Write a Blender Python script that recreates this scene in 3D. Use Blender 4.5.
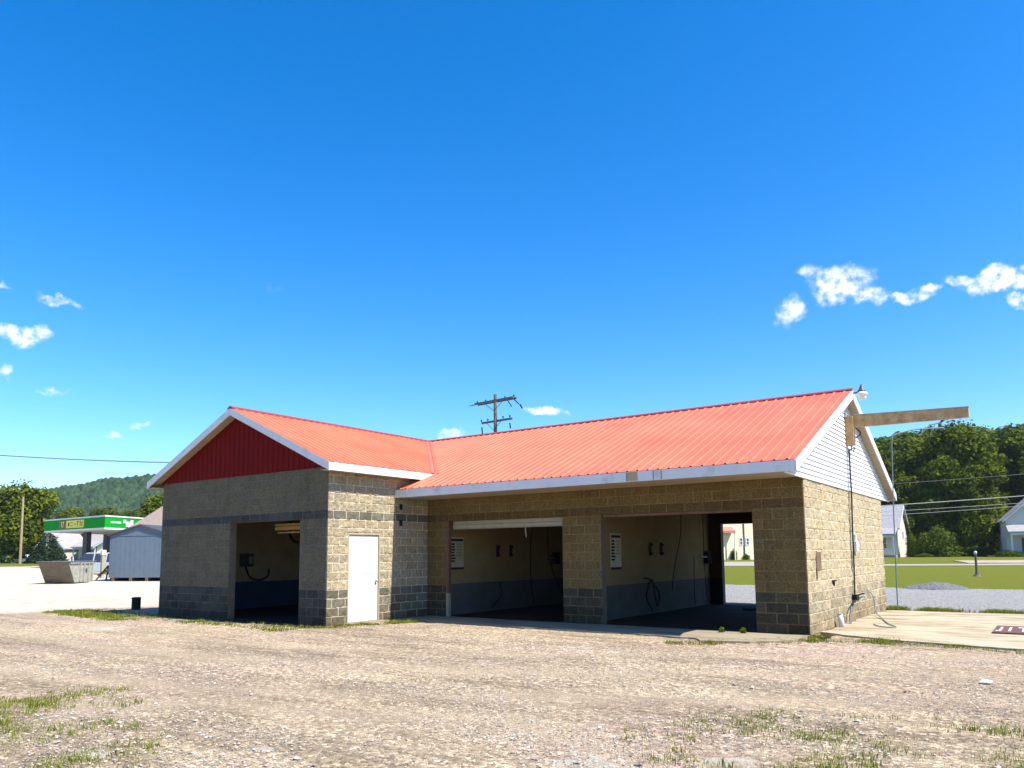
import bpy, math, random
import numpy as np
from mathutils import Vector, Matrix

random.seed(7)
scene = bpy.context.scene
for o in list(bpy.data.objects):
    bpy.data.objects.remove(o)
COL = scene.collection

# ------------------------------------------------------------------ camera
cam_data = bpy.data.cameras.new('camera')
cam = bpy.data.objects.new('camera', cam_data)
COL.objects.link(cam)
R = Vector((0.814995, 0.579408, -0.008307)); U = Vector((0.069332, -0.08327, 0.994112)); F = Vector((-0.575305, 0.810773, 0.108036))
m = Matrix.Identity(4)
for i in range(3):
    m[i][0] = R[i]; m[i][1] = U[i]; m[i][2] = -F[i]
CAM = (3.9251, -15.1423, 1.5864)
m[0][3], m[1][3], m[2][3] = CAM
cam.matrix_world = m
cam_data.sensor_width = 36
cam_data.lens = 759.81 / 1024 * 36
cam_data.shift_x = -2.953 / 1024
cam_data.shift_y = 87.745 / 1024
cam_data.clip_start = 0.1
cam_data.clip_end = 6000
scene.camera = cam
scene.render.resolution_x = 1024
scene.render.resolution_y = 768

# ------------------------------------------------------------------ light and exposure
SUN_EL, SUN_AZ = 53, 3          # degrees; azimuth counted from +X towards +Y
scene.view_settings.view_transform = 'Standard'
scene.view_settings.look = 'None'
scene.view_settings.exposure = 1.1
scene.view_settings.gamma = 1
sun_data = bpy.data.lights.new('sun', 'SUN')
sun = bpy.data.objects.new('sun', sun_data)
COL.objects.link(sun)
e, a = math.radians(SUN_EL), math.radians(SUN_AZ)
sdir = Vector((math.cos(e) * math.cos(a), math.cos(e) * math.sin(a), math.sin(e)))
sun.rotation_euler = sdir.to_track_quat('Z', 'Y').to_euler()
sun.location = (30, 0, 40)
sun_data.energy = 5.0
sun_data.angle = math.radians(0.5)
sun_data.color = (1.0, 0.93, 0.82)

world = bpy.data.worlds.new('World')
scene.world = world
world.use_nodes = True
wt = world.node_tree
wt.nodes.clear()


class NT:
    """small helper for node trees"""
    def __init__(s, tree): s.t = tree
    def n(s, typ, ins=None, **kw):
        nd = s.t.nodes.new(typ)
        for k, v in kw.items(): setattr(nd, k, v)
        for k, v in (ins or {}).items(): s.set(nd, k, v)
        return nd
    def set(s, nd, k, v):
        if isinstance(v, bpy.types.NodeSocket): s.t.links.new(v, nd.inputs[k])
        else: nd.inputs[k].default_value = v
    def math(s, op, a, b=0.0, c=None, clamp=False):
        nd = s.n('ShaderNodeMath', operation=op, use_clamp=clamp)
        s.set(nd, 0, a); s.set(nd, 1, b)
        if c is not None: s.set(nd, 2, c)
        return nd.outputs[0]
    def vmath(s, op, a, b=None):
        nd = s.n('ShaderNodeVectorMath', operation=op)
        s.set(nd, 0, a)
        if b is not None: s.set(nd, 1, b)
        return nd
    def mix(s, fac, a, b, blend='MIX'):
        nd = s.n('ShaderNodeMix', data_type='RGBA', blend_type=blend)
        nd.clamp_factor = True
        s.set(nd, 0, fac); s.set(nd, 6, a); s.set(nd, 7, b)
        return nd.outputs[2]
    def ramp(s, fac, stops):
        nd = s.n('ShaderNodeValToRGB'); s.set(nd, 0, fac)
        el = nd.color_ramp.elements
        while len(el) < len(stops): el.new(0.5)
        for i, (p, c) in enumerate(stops):
            el[i].position = p
            el[i].color = c if len(c) == 4 else (*c, 1)
        return nd.outputs[0]
    def noise(s, vec, scale, detail=3, rough=0.55):
        nd = s.n('ShaderNodeTexNoise', {'Scale': scale, 'Detail': detail, 'Roughness': rough})
        s.t.links.new(vec, nd.inputs['Vector'])
        return nd.outputs[0]


w = NT(wt)
sky = w.n('ShaderNodeTexSky', sky_type='NISHITA', sun_disc=False, altitude=300, air_density=1.0, dust_density=0.6, ozone_density=2.5)
sky.sun_elevation = math.radians(SUN_EL)
sky.sun_rotation = math.radians(90 - SUN_AZ)
hs = w.n('ShaderNodeHueSaturation', {'Saturation': 1.46, 'Value': 1.0, 'Color': sky.outputs[0]})
tc = w.n('ShaderNodeTexCoord')
d0 = tc.outputs['Generated']
nz = w.n('ShaderNodeTexNoise', {'Scale': 26.0, 'Detail': 6.0, 'Roughness': 0.62, 'Vector': d0})
off = w.vmath('SUBTRACT', nz.outputs[1], (0.5, 0.5, 0.5))
sc = w.vmath('SCALE', off.outputs[0]); sc.inputs[3].default_value = 0.045
dv = w.vmath('ADD', d0, sc.outputs[0]).outputs[0]
CLOUDS = [[-0.9023, 0.3184, 0.2906, 0.0149, 0.0043, 0.55], [-0.8826, 0.375, 0.2834, 0.0288, 0.0067, 0.75], [-0.9062, 0.3466, 0.2422, 0.0305, 0.0131, 1.0], [-0.9195, 0.3365, 0.2033, 0.0098, 0.0076, 0.6], [-0.9046, 0.3835, 0.1862, 0.0202, 0.0034, 0.4], [-0.8858, 0.4404, 0.1463, 0.0105, 0.0046, 0.6], [-0.8704, 0.4686, 0.1507, 0.0153, 0.0047, 0.6], [-0.7603, 0.5619, 0.3259, 0.0147, 0.0049, 0.22], [-0.5357, 0.8241, 0.1839, 0.0315, 0.0092, 0.95], [-0.6333, 0.7575, 0.1587, 0.021, 0.0066, 0.7], [-0.1855, 0.9305, 0.3158, 0.0401, 0.0236, 1.0], [-0.1603, 0.9415, 0.2965, 0.0234, 0.0117, 0.9], [-0.1231, 0.9498, 0.2876, 0.039, 0.0103, 0.95], [-0.2451, 0.9252, 0.2897, 0.0218, 0.0206, 0.8], [-0.2157, 0.9186, 0.3312, 0.0167, 0.0095, 0.55], [-0.0679, 0.9523, 0.2975, 0.0178, 0.0078, 0.8], [-0.0264, 0.9565, 0.2907, 0.0454, 0.0184, 1.1], [-0.0165, 0.9635, 0.2671, 0.0151, 0.0086, 0.9], [-0.0977, 0.9517, 0.291, 0.0158, 0.0068, 0.8]]
fine = w.noise(d0, 90.0, 5, 0.6)
acc = None
for cx, cy, cz, cw, ch, ck in CLOUDS:
    d = Vector((cx, cy, cz)).normalized()
    rr = d.cross(Vector((0, 0, 1))).normalized(); uu = rr.cross(d)
    A = w.vmath('DOT_PRODUCT', dv, tuple(rr / (cw * 1.05))).outputs['Value']
    B = w.vmath('DOT_PRODUCT', dv, tuple(uu / (ch * 1.05))).outputs['Value']
    B = w.math('SUBTRACT', B, d.dot(uu) / (ch * 1.05))
    front = w.vmath('DOT_PRODUCT', dv, tuple(d)).outputs['Value']
    r2 = w.math('ADD', w.math('MULTIPLY', A, A), w.math('MULTIPLY', B, B))
    v = w.math('MULTIPLY', w.math('SUBTRACT', 1.0, r2, clamp=True), ck)
    v = w.math('MULTIPLY', v, w.math('GREATER_THAN', front, 0.5))
    acc = v if acc is None else w.math('MAXIMUM', acc, v)
cm = w.math('MULTIPLY', acc, w.math('MULTIPLY_ADD', fine, 3.6, -0.85))
cm = w.n('ShaderNodeMapRange', {'Value': cm, 'From Min': 0.05, 'From Max': 1.15, 'To Min': 0.0, 'To Max': 1.0}, interpolation_type='SMOOTHSTEP').outputs[0]
skyc = w.mix(w.math('MULTIPLY', cm, 0.95), w.mix(1.0, hs.outputs[0], (.92, .99, 1.10, 1), 'MULTIPLY'), (5.0, 5.15, 5.3, 1))
bg = w.n('ShaderNodeBackground', {'Color': skyc, 'Strength': 0.115})
wo = w.n('ShaderNodeOutputWorld', {'Surface': bg.outputs[0]})

# ------------------------------------------------------------------ helpers: numpy noise, meshes, properties
def _h(ix, iy, seed):
    n = (ix.astype(np.int64) * 374761393 + iy.astype(np.int64) * 668265263 + seed * 982451653) & 0xffffffff
    n = ((n ^ (n >> 13)) * 1274126177) & 0xffffffff
    return ((n ^ (n >> 16)) & 0xffff) / 65535.0

def vn(x, y, seed=0):
    x = np.asarray(x, float); y = np.asarray(y, float)
    ix = np.floor(x); iy = np.floor(y); fx = x - ix; fy = y - iy
    fx = fx * fx * (3 - 2 * fx); fy = fy * fy * (3 - 2 * fy)
    a = _h(ix, iy, seed); b = _h(ix + 1, iy, seed); c = _h(ix, iy + 1, seed); d = _h(ix + 1, iy + 1, seed)
    return (a * (1 - fx) + b * fx) * (1 - fy) + (c * (1 - fx) + d * fx) * fy

def fbm(x, y, seed=0, o=3):
    t = 0; k = 1; s = 0
    for i in range(o):
        t = t + k * vn(x * 2 ** i, y * 2 ** i, seed + i); s += k; k *= .5
    return t / s

def terrain(x, y):
    r = np.hypot(np.asarray(x) - 3.9, np.asarray(y) + 15.1)
    t = np.clip((r - 28) / 80, 0, 1)
    return .8 * t * t * (3 - 2 * t)

def tag(o, label=None, cat=None, group=None, kind=None):
    if label: o['label'] = label
    if cat: o['category'] = cat
    if group: o['group'] = group
    if kind: o['kind'] = kind
    return o

def thing(name, label, cat, loc=(0, 0, 0), rz=0.0, group=None):
    o = bpy.data.objects.new(name, None)
    o.empty_display_size = 0.3
    o.location = loc; o.rotation_euler = (0, 0, rz)
    COL.objects.link(o)
    return tag(o, label, cat, group)

def np_mesh(name, V, Fq, mat, parent=None, col=None, smooth=False, loc=None):
    """V (n,3), Fq (m,k)"""
    me = bpy.data.meshes.new(name)
    V = np.asarray(V, np.float32); Fq = np.asarray(Fq, np.int32)
    k = Fq.shape[1]
    me.vertices.add(len(V)); me.vertices.foreach_set('co', V.ravel())
    me.loops.add(Fq.size); me.loops.foreach_set('vertex_index', Fq.ravel())
    me.polygons.add(len(Fq))
    me.polygons.foreach_set('loop_start', np.arange(0, Fq.size, k, dtype=np.int32))
    me.polygons.foreach_set('loop_total', np.full(len(Fq), k, dtype=np.int32))
    me.polygons.foreach_set('use_smooth', np.full(len(Fq), smooth))
    me.update(calc_edges=True); me.validate()
    if col is not None:
        at = me.color_attributes.new('Col', 'FLOAT_COLOR', 'POINT')
        c = np.ones((len(V), 4), np.float32); c[:, :col.shape[1]] = col
        at.data.foreach_set('color', c.ravel())
    me.materials.append(mat)
    o = bpy.data.objects.new(name, me)
    if loc is not None: o.location = loc
    COL.objects.link(o)
    if parent: o.parent = parent
    return o


class MB:
    def __init__(s): s.v = []; s.f = []
    def add(s, vs, fs):
        b = len(s.v); s.v += [tuple(map(float, p)) for p in vs]; s.f += [tuple(i + b for i in f) for f in fs]; return s
    def box(s, x0, x1, y0, y1, z0, z1):
        return s.add([(x0, y0, z0), (x1, y0, z0), (x1, y1, z0), (x0, y1, z0), (x0, y0, z1), (x1, y0, z1), (x1, y1, z1), (x0, y1, z1)],
                     [(0, 3, 2, 1), (4, 5, 6, 7), (0, 1, 5, 4), (1, 2, 6, 5), (2, 3, 7, 6), (3, 0, 4, 7)])
    def prism(s, pts, off):
        """closed prism: polygon pts swept by off"""
        n = len(pts); P = [Vector(p) for p in pts]; o = Vector(off)
        return s.add([*P, *[p + o for p in P]], [tuple(range(n))[::-1], tuple(range(n, 2 * n))] + [(i, (i + 1) % n, n + (i + 1) % n, n + i) for i in range(n)])
    def tube(s, pts, r, n=8, r1=None):
        P = [Vector(p) for p in pts]; rings = []; prev = None
        b = len(s.v)
        for i, p in enumerate(P):
            t = (P[min(i + 1, len(P) - 1)] - P[max(i - 1, 0)]).normalized()
            ref = prev if prev is not None else (Vector((0, 0, 1)) if abs(t.z) < .9 else Vector((1, 0, 0)))
            u = (ref - t * ref.dot(t)).normalized(); prev = u; q = t.cross(u)
            rad = r if r1 is None else r + (r1 - r) * i / (len(P) - 1)
            for k in range(n):
                a = 2 * math.pi * k / n
                s.v.append(tuple(p + u * (rad * math.cos(a)) + q * (rad * math.sin(a))))
        for i in range(len(P) - 1):
            for k in range(n):
                a = b + i * n + k; c = b + i * n + (k + 1) % n
                s.f.append((a, c, c + n, a + n))
        s.f.append(tuple(b + k for k in range(n))[::-1]); s.f.append(tuple(b + (len(P) - 1) * n + k for k in range(n)))
        return s
    def cone(s, c, profile, n=20, axis='z'):
        """lathe: profile [(r, h), ...]"""
        b = len(s.v)
        for r, h in profile:
            for k in range(n):
                a = 2 * math.pi * k / n; x, y = r * math.cos(a), r * math.sin(a)
                p = {'z': (x, y, h), 'x': (h, x, y), 'y': (x, h, y)}[axis]
                s.v.append((c[0] + p[0], c[1] + p[1], c[2] + p[2]))
        for i in range(len(profile) - 1):
            for k in range(n):
                a = b + i * n + k; q = b + i * n + (k + 1) % n
                s.f.append((a, q, q + n, a + n))
        s.f.append(tuple(b + k for k in range(n))[::-1]); s.f.append(tuple(b + (len(profile) - 1) * n + k for k in range(n)))
        return s
    def build(s, name, mat, parent=None, smooth=False, bevel=0, loc=None):
        me = bpy.data.meshes.new(name)
        me.from_pydata(s.v, [], s.f); me.materials.append(mat)
        if smooth: me.polygons.foreach_set('use_smooth', [True] * len(me.polygons))
        o = bpy.data.objects.new(name, me); COL.objects.link(o)
        if parent: o.parent = parent
        if loc is not None: o.location = loc
        if bevel:
            bm = o.modifiers.new('bevel', 'BEVEL'); bm.width = bevel; bm.segments = 2; bm.limit_method = 'ANGLE'
        return o

# ------------------------------------------------------------------ materials
def principled(name):
    mt = bpy.data.materials.new(name); mt.use_nodes = True
    nt = NT(mt.node_tree); b = mt.node_tree.nodes['Principled BSDF']
    return mt, nt, b

def mat(name, c, rough=.7, var=.15, scale=4.0, bump=0.0, bscale=60, metal=0.0, spec=.4, c2=None, wscale=None):
    mt, nt, b = principled(name)
    co = nt.n('ShaderNodeTexCoord').outputs['Object']
    f = nt.noise(co, scale, 5, .62)
    f = nt.n('ShaderNodeMapRange', {'Value': f, 'From Min': .3, 'From Max': .7}).outputs[0]
    dark = tuple(x * (1 - var) for x in c); light = tuple(min(1, x * (1 + var)) for x in c)
    if c2: light = c2
    colr = nt.mix(f, (*dark, 1), (*light, 1))
    if wscale:
        g = nt.noise(co, wscale, 4, .6)
        g = nt.n('ShaderNodeMapRange', {'Value': g, 'From Min': .55, 'From Max': .75}).outputs[0]
        colr = nt.mix(nt.math('MULTIPLY', g, .5), colr, (*[x * .45 for x in c], 1))
    nt.set(b, 'Base Color', colr); b.inputs['Roughness'].default_value = rough
    b.inputs['Metallic'].default_value = metal; b.inputs['Specular IOR Level'].default_value = spec
    if bump:
        bp = nt.n('ShaderNodeBump', {'Strength': 1.0, 'Distance': bump, 'Height': nt.noise(co, bscale, 4, .6)})
        nt.set(b, 'Normal', bp.outputs[0])
    return mt

def block_mat():
    mt, nt, b = principled('block')
    at = nt.n('ShaderNodeAttribute', attribute_name='Col')
    co = nt.n('ShaderNodeTexCoord').outputs['Object']
    f = nt.noise(co, 38, 4, .7); g = nt.noise(co, 1.1, 4, .6)
    c = nt.mix(nt.n('ShaderNodeMapRange', {'Value': f, 'From Min': .42, 'From Max': .62}).outputs[0], at.outputs[0], nt.mix(1.0, at.outputs[0], (.60, .56, .50, 1), 'MULTIPLY'))
    pit = nt.n('ShaderNodeMapRange', {'Value': nt.noise(co, 21, 3, .7), 'From Min': .60, 'From Max': .68}).outputs[0]
    c = nt.mix(nt.math('MULTIPLY', pit, .75), c, nt.mix(1.0, c, (.42, .34, .25, 1), 'MULTIPLY'))
    # dirty streaks: rain stains that run down the wall
    mp = nt.n('ShaderNodeMapping', {'Vector': co, 'Scale': (2.2, 2.2, .35)})
    st = nt.n('ShaderNodeMapRange', {'Value': nt.noise(mp.outputs[0], 1.6, 5, .65), 'From Min': .5, 'From Max': .72}).outputs[0]
    c = nt.mix(nt.math('MULTIPLY', st, .35), c, nt.mix(1.0, c, (.45, .43, .40, 1), 'MULTIPLY'))
    c = nt.mix(nt.math('MULTIPLY', g, .25), c, nt.mix(1.0, c, (1.25, 1.12, .85, 1), 'MULTIPLY'))
    zc = nt.n('ShaderNodeSeparateXYZ', {0: co}).outputs[2]
    sp = nt.n('ShaderNodeMapRange', {'Value': nt.math('ADD', zc, nt.math('MULTIPLY', nt.noise(co, 2.3, 5, .7), -.9)), 'From Min': -.30, 'From Max': -.02, 'To Min': 1.0, 'To Max': 0.0}).outputs[0]
    c = nt.mix(nt.math('MULTIPLY', sp, .5), c, nt.mix(1.0, c, (.62, .50, .36, 1), 'MULTIPLY'))
    nt.set(b, 'Base Color', c); b.inputs['Roughness'].default_value = .92; b.inputs['Specular IOR Level'].default_value = .15
    bp = nt.n('ShaderNodeBump', {'Strength': 1.0, 'Distance': .012, 'Height': nt.noise(co, 70, 4, .7)})
    nt.set(b, 'Normal', bp.outputs[0])
    return mt

def paint_mat(name, up, lo, split=.82):
    """painted masonry: light above, dark dado below, wear and grime"""
    mt, nt, b = principled(name)
    co = nt.n('ShaderNodeTexCoord').outputs['Object']
    z = nt.n('ShaderNodeSeparateXYZ', {0: co}).outputs[2]
    k = nt.math('LESS_THAN', z, split)
    g = nt.n('ShaderNodeMapRange', {'Value': nt.noise(co, 1.4, 5, .65), 'From Min': .4, 'From Max': .75}).outputs[0]
    c = nt.mix(k, (*up, 1), (*lo, 1))
    c = nt.mix(nt.math('MULTIPLY', g, .45), c, nt.mix(1.0, c, (.55, .45, .32, 1), 'MULTIPLY'))
    nt.set(b, 'Base Color', c); b.inputs['Roughness'].default_value = .85; b.inputs['Specular IOR Level'].default_value = .08
    br = nt.n('ShaderNodeTexBrick', {'Scale': 1.0, 'Mortar Size': .008, 'Brick Width': .4064, 'Row Height': .2032})
    sw = nt.n('ShaderNodeCombineXYZ', {0: nt.math('ADD', nt.n('ShaderNodeSeparateXYZ', {0: co}).outputs[0], nt.n('ShaderNodeSeparateXYZ', {0: co}).outputs[1]), 1: z})
    nt.set(br, 'Vector', sw.outputs[0])
    bp = nt.n('ShaderNodeBump', {'Strength': 1.0, 'Distance': .004, 'Height': nt.math('MULTIPLY', br.outputs['Fac'], -1.0)})
    nt.set(b, 'Normal', bp.outputs[0])
    return mt

def roof_mat(name, c, rough=.42):
    mt, nt, b = principled(name)
    co = nt.n('ShaderNodeTexCoord').outputs['Object']
    g = nt.n('ShaderNodeMapRange', {'Value': nt.noise(co, .7, 5, .6), 'From Min': .3, 'From Max': .7}).outputs[0]
    col = nt.mix(g, (*[x * .88 for x in c], 1), (min(1, c[0] * 1.05), c[1] * 1.25, c[2] * 1.3, 1))
    h = nt.n('ShaderNodeMapRange', {'Value': nt.noise(co, 9, 4, .7), 'From Min': .5, 'From Max': .8}).outputs[0]
    col = nt.mix(nt.math('MULTIPLY', h, .3), col, (*[x * .62 for x in c], 1))
    mp = nt.n('ShaderNodeMapping', {'Vector': co, 'Scale': (5.0, .5, .5)}).outputs[0]
    sk = nt.n('ShaderNodeMapRange', {'Value': nt.noise(mp, 1.2, 5, .65), 'From Min': .52, 'From Max': .75}).outputs[0]
    col = nt.mix(nt.math('MULTIPLY', sk, .3), col, (min(1, c[0] * 1.1), c[1] * 1.8, c[2] * 2.0, 1))
    nt.set(b, 'Base Color', col); b.inputs['Roughness'].default_value = rough
    b.inputs['Specular IOR Level'].default_value = .5
    bp = nt.n('ShaderNodeBump', {'Strength': .5, 'Distance': .004, 'Height': nt.noise(co, 6, 2, .5)})
    nt.set(b, 'Normal', bp.outputs[0])
    return mt

M = {}
M['block'] = block_mat()
M['core'] = mat('block core', (.12, .10, .07), .9, .25, 9, .004, 80)
M['roof'] = roof_mat('red roof sheet', (.60, .12, .052))
M['cap'] = mat('red ridge cap', (.26, .035, .03), .45, .1, 5)  # darker than the sheet: paints in the shadow line under the cap
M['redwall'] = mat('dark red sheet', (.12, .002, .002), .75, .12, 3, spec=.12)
M['white'] = mat('white trim', (.60, .61, .62), .5, .06, 2, wscale=3)
M['siding'] = mat('white siding', (.60, .60, .60), .5, .04, 2)
M['soffit'] = mat('tan soffit', (.36, .29, .19), .7, .12, 5)
M['door'] = mat('white door', (.52, .52, .51), .45, .03, 2)
M['cream'] = paint_mat('cream and grey paint', (.30, .225, .105), (.105, .108, .105))
M['blue'] = paint_mat('cream and blue paint', (.48, .40, .26), (.035, .075, .16))
M['dark'] = mat('black rubber', (.018, .018, .02), .8, .2, 8, spec=.1)
M['darkgrey'] = mat('dark grey metal', (.06, .065, .07), .5, .2, 8)
M['steel'] = mat('galvanised steel', (.42, .45, .47), .4, .15, 10, metal=.6)
M['bluesteel'] = mat('faded blue steel', (.11, .17, .18), .5, .2, 6)
M['wood'] = mat('weathered timber', (.40, .25, .11), .75, .3, 6, .003, 50, c2=(.50, .34, .17), wscale=7)
M['brownwood'] = mat('dark brown timber', (.13, .075, .045), .75, .35, 9, .003, 50)
M['paleboard'] = mat('pale painted board', (.30, .27, .20), .6, .1, 6)
M['ceiling'] = mat('ceiling board', (.16, .12, .075), .8, .2, 2)
M['rust'] = mat('rusty iron', (.11, .05, .04), .75, .35, 14, .002, 90)
M['glass'] = mat('window glass', (.03, .035, .04), .1, .1, 1, spec=.8)
M['lens'] = mat('lamp glass', (.62, .60, .52), .2, .1, 9, spec=.6)
M['housewhite'] = mat('house siding', (.52, .50, .46), .6, .06, 2)
M['housecream'] = mat('cream house siding', (.66, .58, .40), .6, .06, 2)
M['housegrey'] = mat('grey shingles', (.26, .26, .27), .8, .2, 4, .01, 14)
M['housebrown'] = mat('brown shingles', (.27, .21, .17), .85, .2, 4, .01, 14)
M['paleshingle'] = mat('pale grey shingles', (.29, .275, .26), .8, .15, 3)
M['shedblue'] = mat('blue grey shed boards', (.095, .13, .17), .65, .07, 3)
M['shedroof'] = mat('dark shed roof', (.05, .055, .07), .7, .2, 3)
M['green'] = mat('green canopy panel', (.003, .25, .022), .8, .08, 2, spec=.1)
M['canopyunder'] = mat('canopy underside', (.62, .60, .55), .5, .05, 2)
M['yellow'] = mat('yellow panel', (.66, .58, .04), .4, .08, 3)
M['carblue'] = mat('pale blue car paint', (.34, .39, .42), .25, .03, 1, spec=.7, metal=.2)
M['carwhite'] = mat('white car paint', (.80, .80, .80), .25, .03, 1, spec=.6)
M['dump'] = mat('dumpster steel', (.27, .27, .23), .55, .25, 6, wscale=4)
M['dumpend'] = mat('shaded dumpster steel', (.13, .105, .07), .65, .3, 6, wscale=3)  # darker copy of the bin steel, with the end's shade painted in
M['dumplid'] = mat('grey plastic lid', (.09, .095, .11), .6, .2, 6)
M['bark'] = mat('bark', (.09, .07, .05), .9, .3, 10, .01, 30)
M['pole'] = mat('weathered pole', (.30, .22, .14), .85, .25, 6, .004, 40)
M['polegrey'] = mat('grey pole', (.12, .11, .09), .85, .25, 6, .004, 40)
M['wire'] = mat('cable', (.16, .16, .16), .6, .1, 3)
M['wirepale'] = mat('pale cable', (.30, .31, .29), .6, .1, 3)

def concrete_mat(name, c, stain=.5, seed=0.0):
    mt, nt, b = principled(name)
    co = nt.n('ShaderNodeTexCoord').outputs['Object']
    mp = nt.n('ShaderNodeMapping', {'Vector': co, 'Location': (seed, seed, 0), 'Rotation': (0, 0, .5), 'Scale': (.5, 1.6, 1)}).outputs[0]
    g = nt.n('ShaderNodeMapRange', {'Value': nt.noise(mp, 1.3, 6, .68), 'From Min': .46, 'From Max': .62}).outputs[0]
    f = nt.noise(co, 40, 4, .7)
    col = nt.mix(f, (*[x * .82 for x in c], 1), (*[min(1, x * 1.15) for x in c], 1))
    col = nt.mix(nt.math('MULTIPLY', g, stain), col, (c[0] * .55, c[1] * .46, c[2] * .36, 1))
    nt.set(b, 'Base Color', col); b.inputs['Roughness'].default_value = .9; b.inputs['Specular IOR Level'].default_value = .12
    bp = nt.n('ShaderNodeBump', {'Strength': 1.0, 'Distance': .006, 'Height': nt.noise(co, 25, 5, .7)})
    nt.set(b, 'Normal', bp.outputs[0])
    return mt
M['concrete'] = concrete_mat('concrete', (.37, .33, .24), .95)
M['apron'] = concrete_mat('apron concrete', (.27, .235, .17), .6, 4.0)
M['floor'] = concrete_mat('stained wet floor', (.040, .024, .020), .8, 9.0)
M['road'] = concrete_mat('pale road', (.30, .285, .25), .25, 2.0)

def ground_mat():
    """R = grass, G = grey gravel, B = pale lot; bare reddish gravel elsewhere"""
    mt, nt, b = principled('ground')
    at = nt.n('ShaderNodeAttribute', attribute_name='Col')
    sep = nt.n('ShaderNodeSeparateColor', {0: at.outputs[0]})
    co = nt.n('ShaderNodeTexCoord').outputs['Object']
    mp = nt.n('ShaderNodeMapping', {'Vector': co, 'Rotation': (0, 0, -.30), 'Scale': (.22, 1.0, 1)}).outputs[0]
    big = nt.n('ShaderNodeMapRange', {'Value': nt.noise(mp, .9, 7, .66), 'From Min': .40, 'From Max': .60}).outputs[0]
    strk = nt.n('ShaderNodeMapRange', {'Value': nt.noise(mp, 3.2, 5, .65), 'From Min': .38, 'From Max': .66}).outputs[0]
    pink = nt.n('ShaderNodeMapRange', {'Value': nt.noise(co, .22, 3, .5), 'From Min': .42, 'From Max': .62}).outputs[0]
    c = nt.mix(pink, (.47, .375, .25, 1), (.46, .34, .26, 1))
    c = nt.mix(nt.math('MULTIPLY', big, .8), c, (.195, .148, .10, 1))
    c = nt.mix(nt.math('MULTIPLY', strk, .55), c, (.50, .41, .29, 1))
    c = nt.mix(nt.math('MULTIPLY', at.outputs['Alpha'], .6), c, (.44, .355, .25, 1))
    # pebbles
    vo = nt.n('ShaderNodeTexVoronoi', {'Vector': co, 'Scale': 26.0, 'Randomness': 1.0})
    peb = nt.n('ShaderNodeSeparateColor', {0: vo.outputs['Color']})
    pv = nt.ramp(peb.outputs[0], [(0, (.42, .42, .42)), (.45, (.85, .85, .85)), (.8, (1.1, 1.1, 1.1)), (1.0, (1.9, 1.9, 1.95))])
    fine = nt.noise(co, 70, 4, .7)
    c = nt.mix(nt.math('SUBTRACT', .85, nt.math('MULTIPLY', at.outputs['Alpha'], .5)), c, nt.mix(1.0, c, pv, 'MULTIPLY'))
    c = nt.mix(.9, c, nt.mix(1.0, c, nt.ramp(fine, [(.36, (.42, .40, .38)), (.60, (1.25, 1.25, 1.25))]), 'MULTIPLY'))
    # grey gravel
    gg = nt.mix(fine, (.12, .12, .115, 1), (.39, .385, .365, 1))
    gg = nt.mix(.8, gg, nt.mix(1.0, gg, pv, 'MULTIPLY'))
    # pale lot
    pl = nt.mix(strk, (.42, .375, .30, 1), (.56, .51, .41, 1))
    pl = nt.mix(nt.math('MULTIPLY', big, .3), pl, (.36, .31, .26, 1))
    # grass
    gn = nt.noise(co, 1.5, 6, .7); g2 = nt.noise(co, 16, 4, .7)
    gr = nt.mix(gn, (.070, .092, .006, 1), (.150, .160, .014, 1))
    gr = nt.mix(g2, nt.mix(1.0, gr, (.6, .6, .5, 1), 'MULTIPLY'), nt.mix(1.0, gr, (1.4, 1.35, 1.3, 1), 'MULTIPLY'))
    edge = nt.math('MULTIPLY', nt.math('SUBTRACT', nt.noise(co, 5.0, 5, .7), .5), 1.6)
    def th(ch):
        v = nt.math('ADD', sep.outputs[ch], edge)
        v = nt.n('ShaderNodeMapRange', {'Value': v, 'From Min': .42, 'From Max': .58}).outputs[0]
        hard = nt.math('GREATER_THAN', sep.outputs[ch], .02)
        return nt.math('MULTIPLY', v, hard)
    c = nt.mix(th(2), c, pl); c = nt.mix(th(1), c, gg); c = nt.mix(th(0), c, gr)
    nt.set(b, 'Base Color', c); b.inputs['Roughness'].default_value = .93; b.inputs['Specular IOR Level'].default_value = .12
    hgt = nt.math('ADD', nt.math('MULTIPLY', vo.outputs['Distance'], -.35), nt.math('ADD', nt.math('MULTIPLY', fine, .8), nt.math('MULTIPLY', g2, .5)))
    bp = nt.n('ShaderNodeBump', {'Strength': 1.0, 'Distance': .03, 'Height': hgt})
    nt.set(b, 'Normal', bp.outputs[0])
    return mt
M['ground'] = ground_mat()

def leaf_mat(name, c1, c2, trans=.3):
    mt, nt, b = principled(name)
    at = nt.n('ShaderNodeAttribute', attribute_name='Col')
    c = nt.mix(nt.n('ShaderNodeSeparateColor', {0: at.outputs[0]}).outputs[0], (*c1, 1), (*c2, 1))
    oi = nt.n('ShaderNodeObjectInfo').outputs['Random']
    c = nt.mix(oi, nt.mix(1.0, c, (.82, .86, .9, 1), 'MULTIPLY'), nt.mix(1.0, c, (1.15, 1.08, .9, 1), 'MULTIPLY'))
    nt.set(b, 'Base Color', c); b.inputs['Roughness'].default_value = .7; b.inputs['Specular IOR Level'].default_value = .06
    tr = nt.n('ShaderNodeBsdfTranslucent', {'Color': c})
    mx = nt.n('ShaderNodeMixShader', {0: trans, 1: b.outputs[0], 2: tr.outputs[0]})
    out = mt.node_tree.nodes['Material Output']; nt.t.links.new(mx.outputs[0], out.inputs[0])
    return mt
M['leaf'] = leaf_mat('maple foliage', (.014, .030, .002), (.125, .165, .009), .22)  # wide tone range paints shaded gaps and sunlit clumps into the leaves
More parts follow.
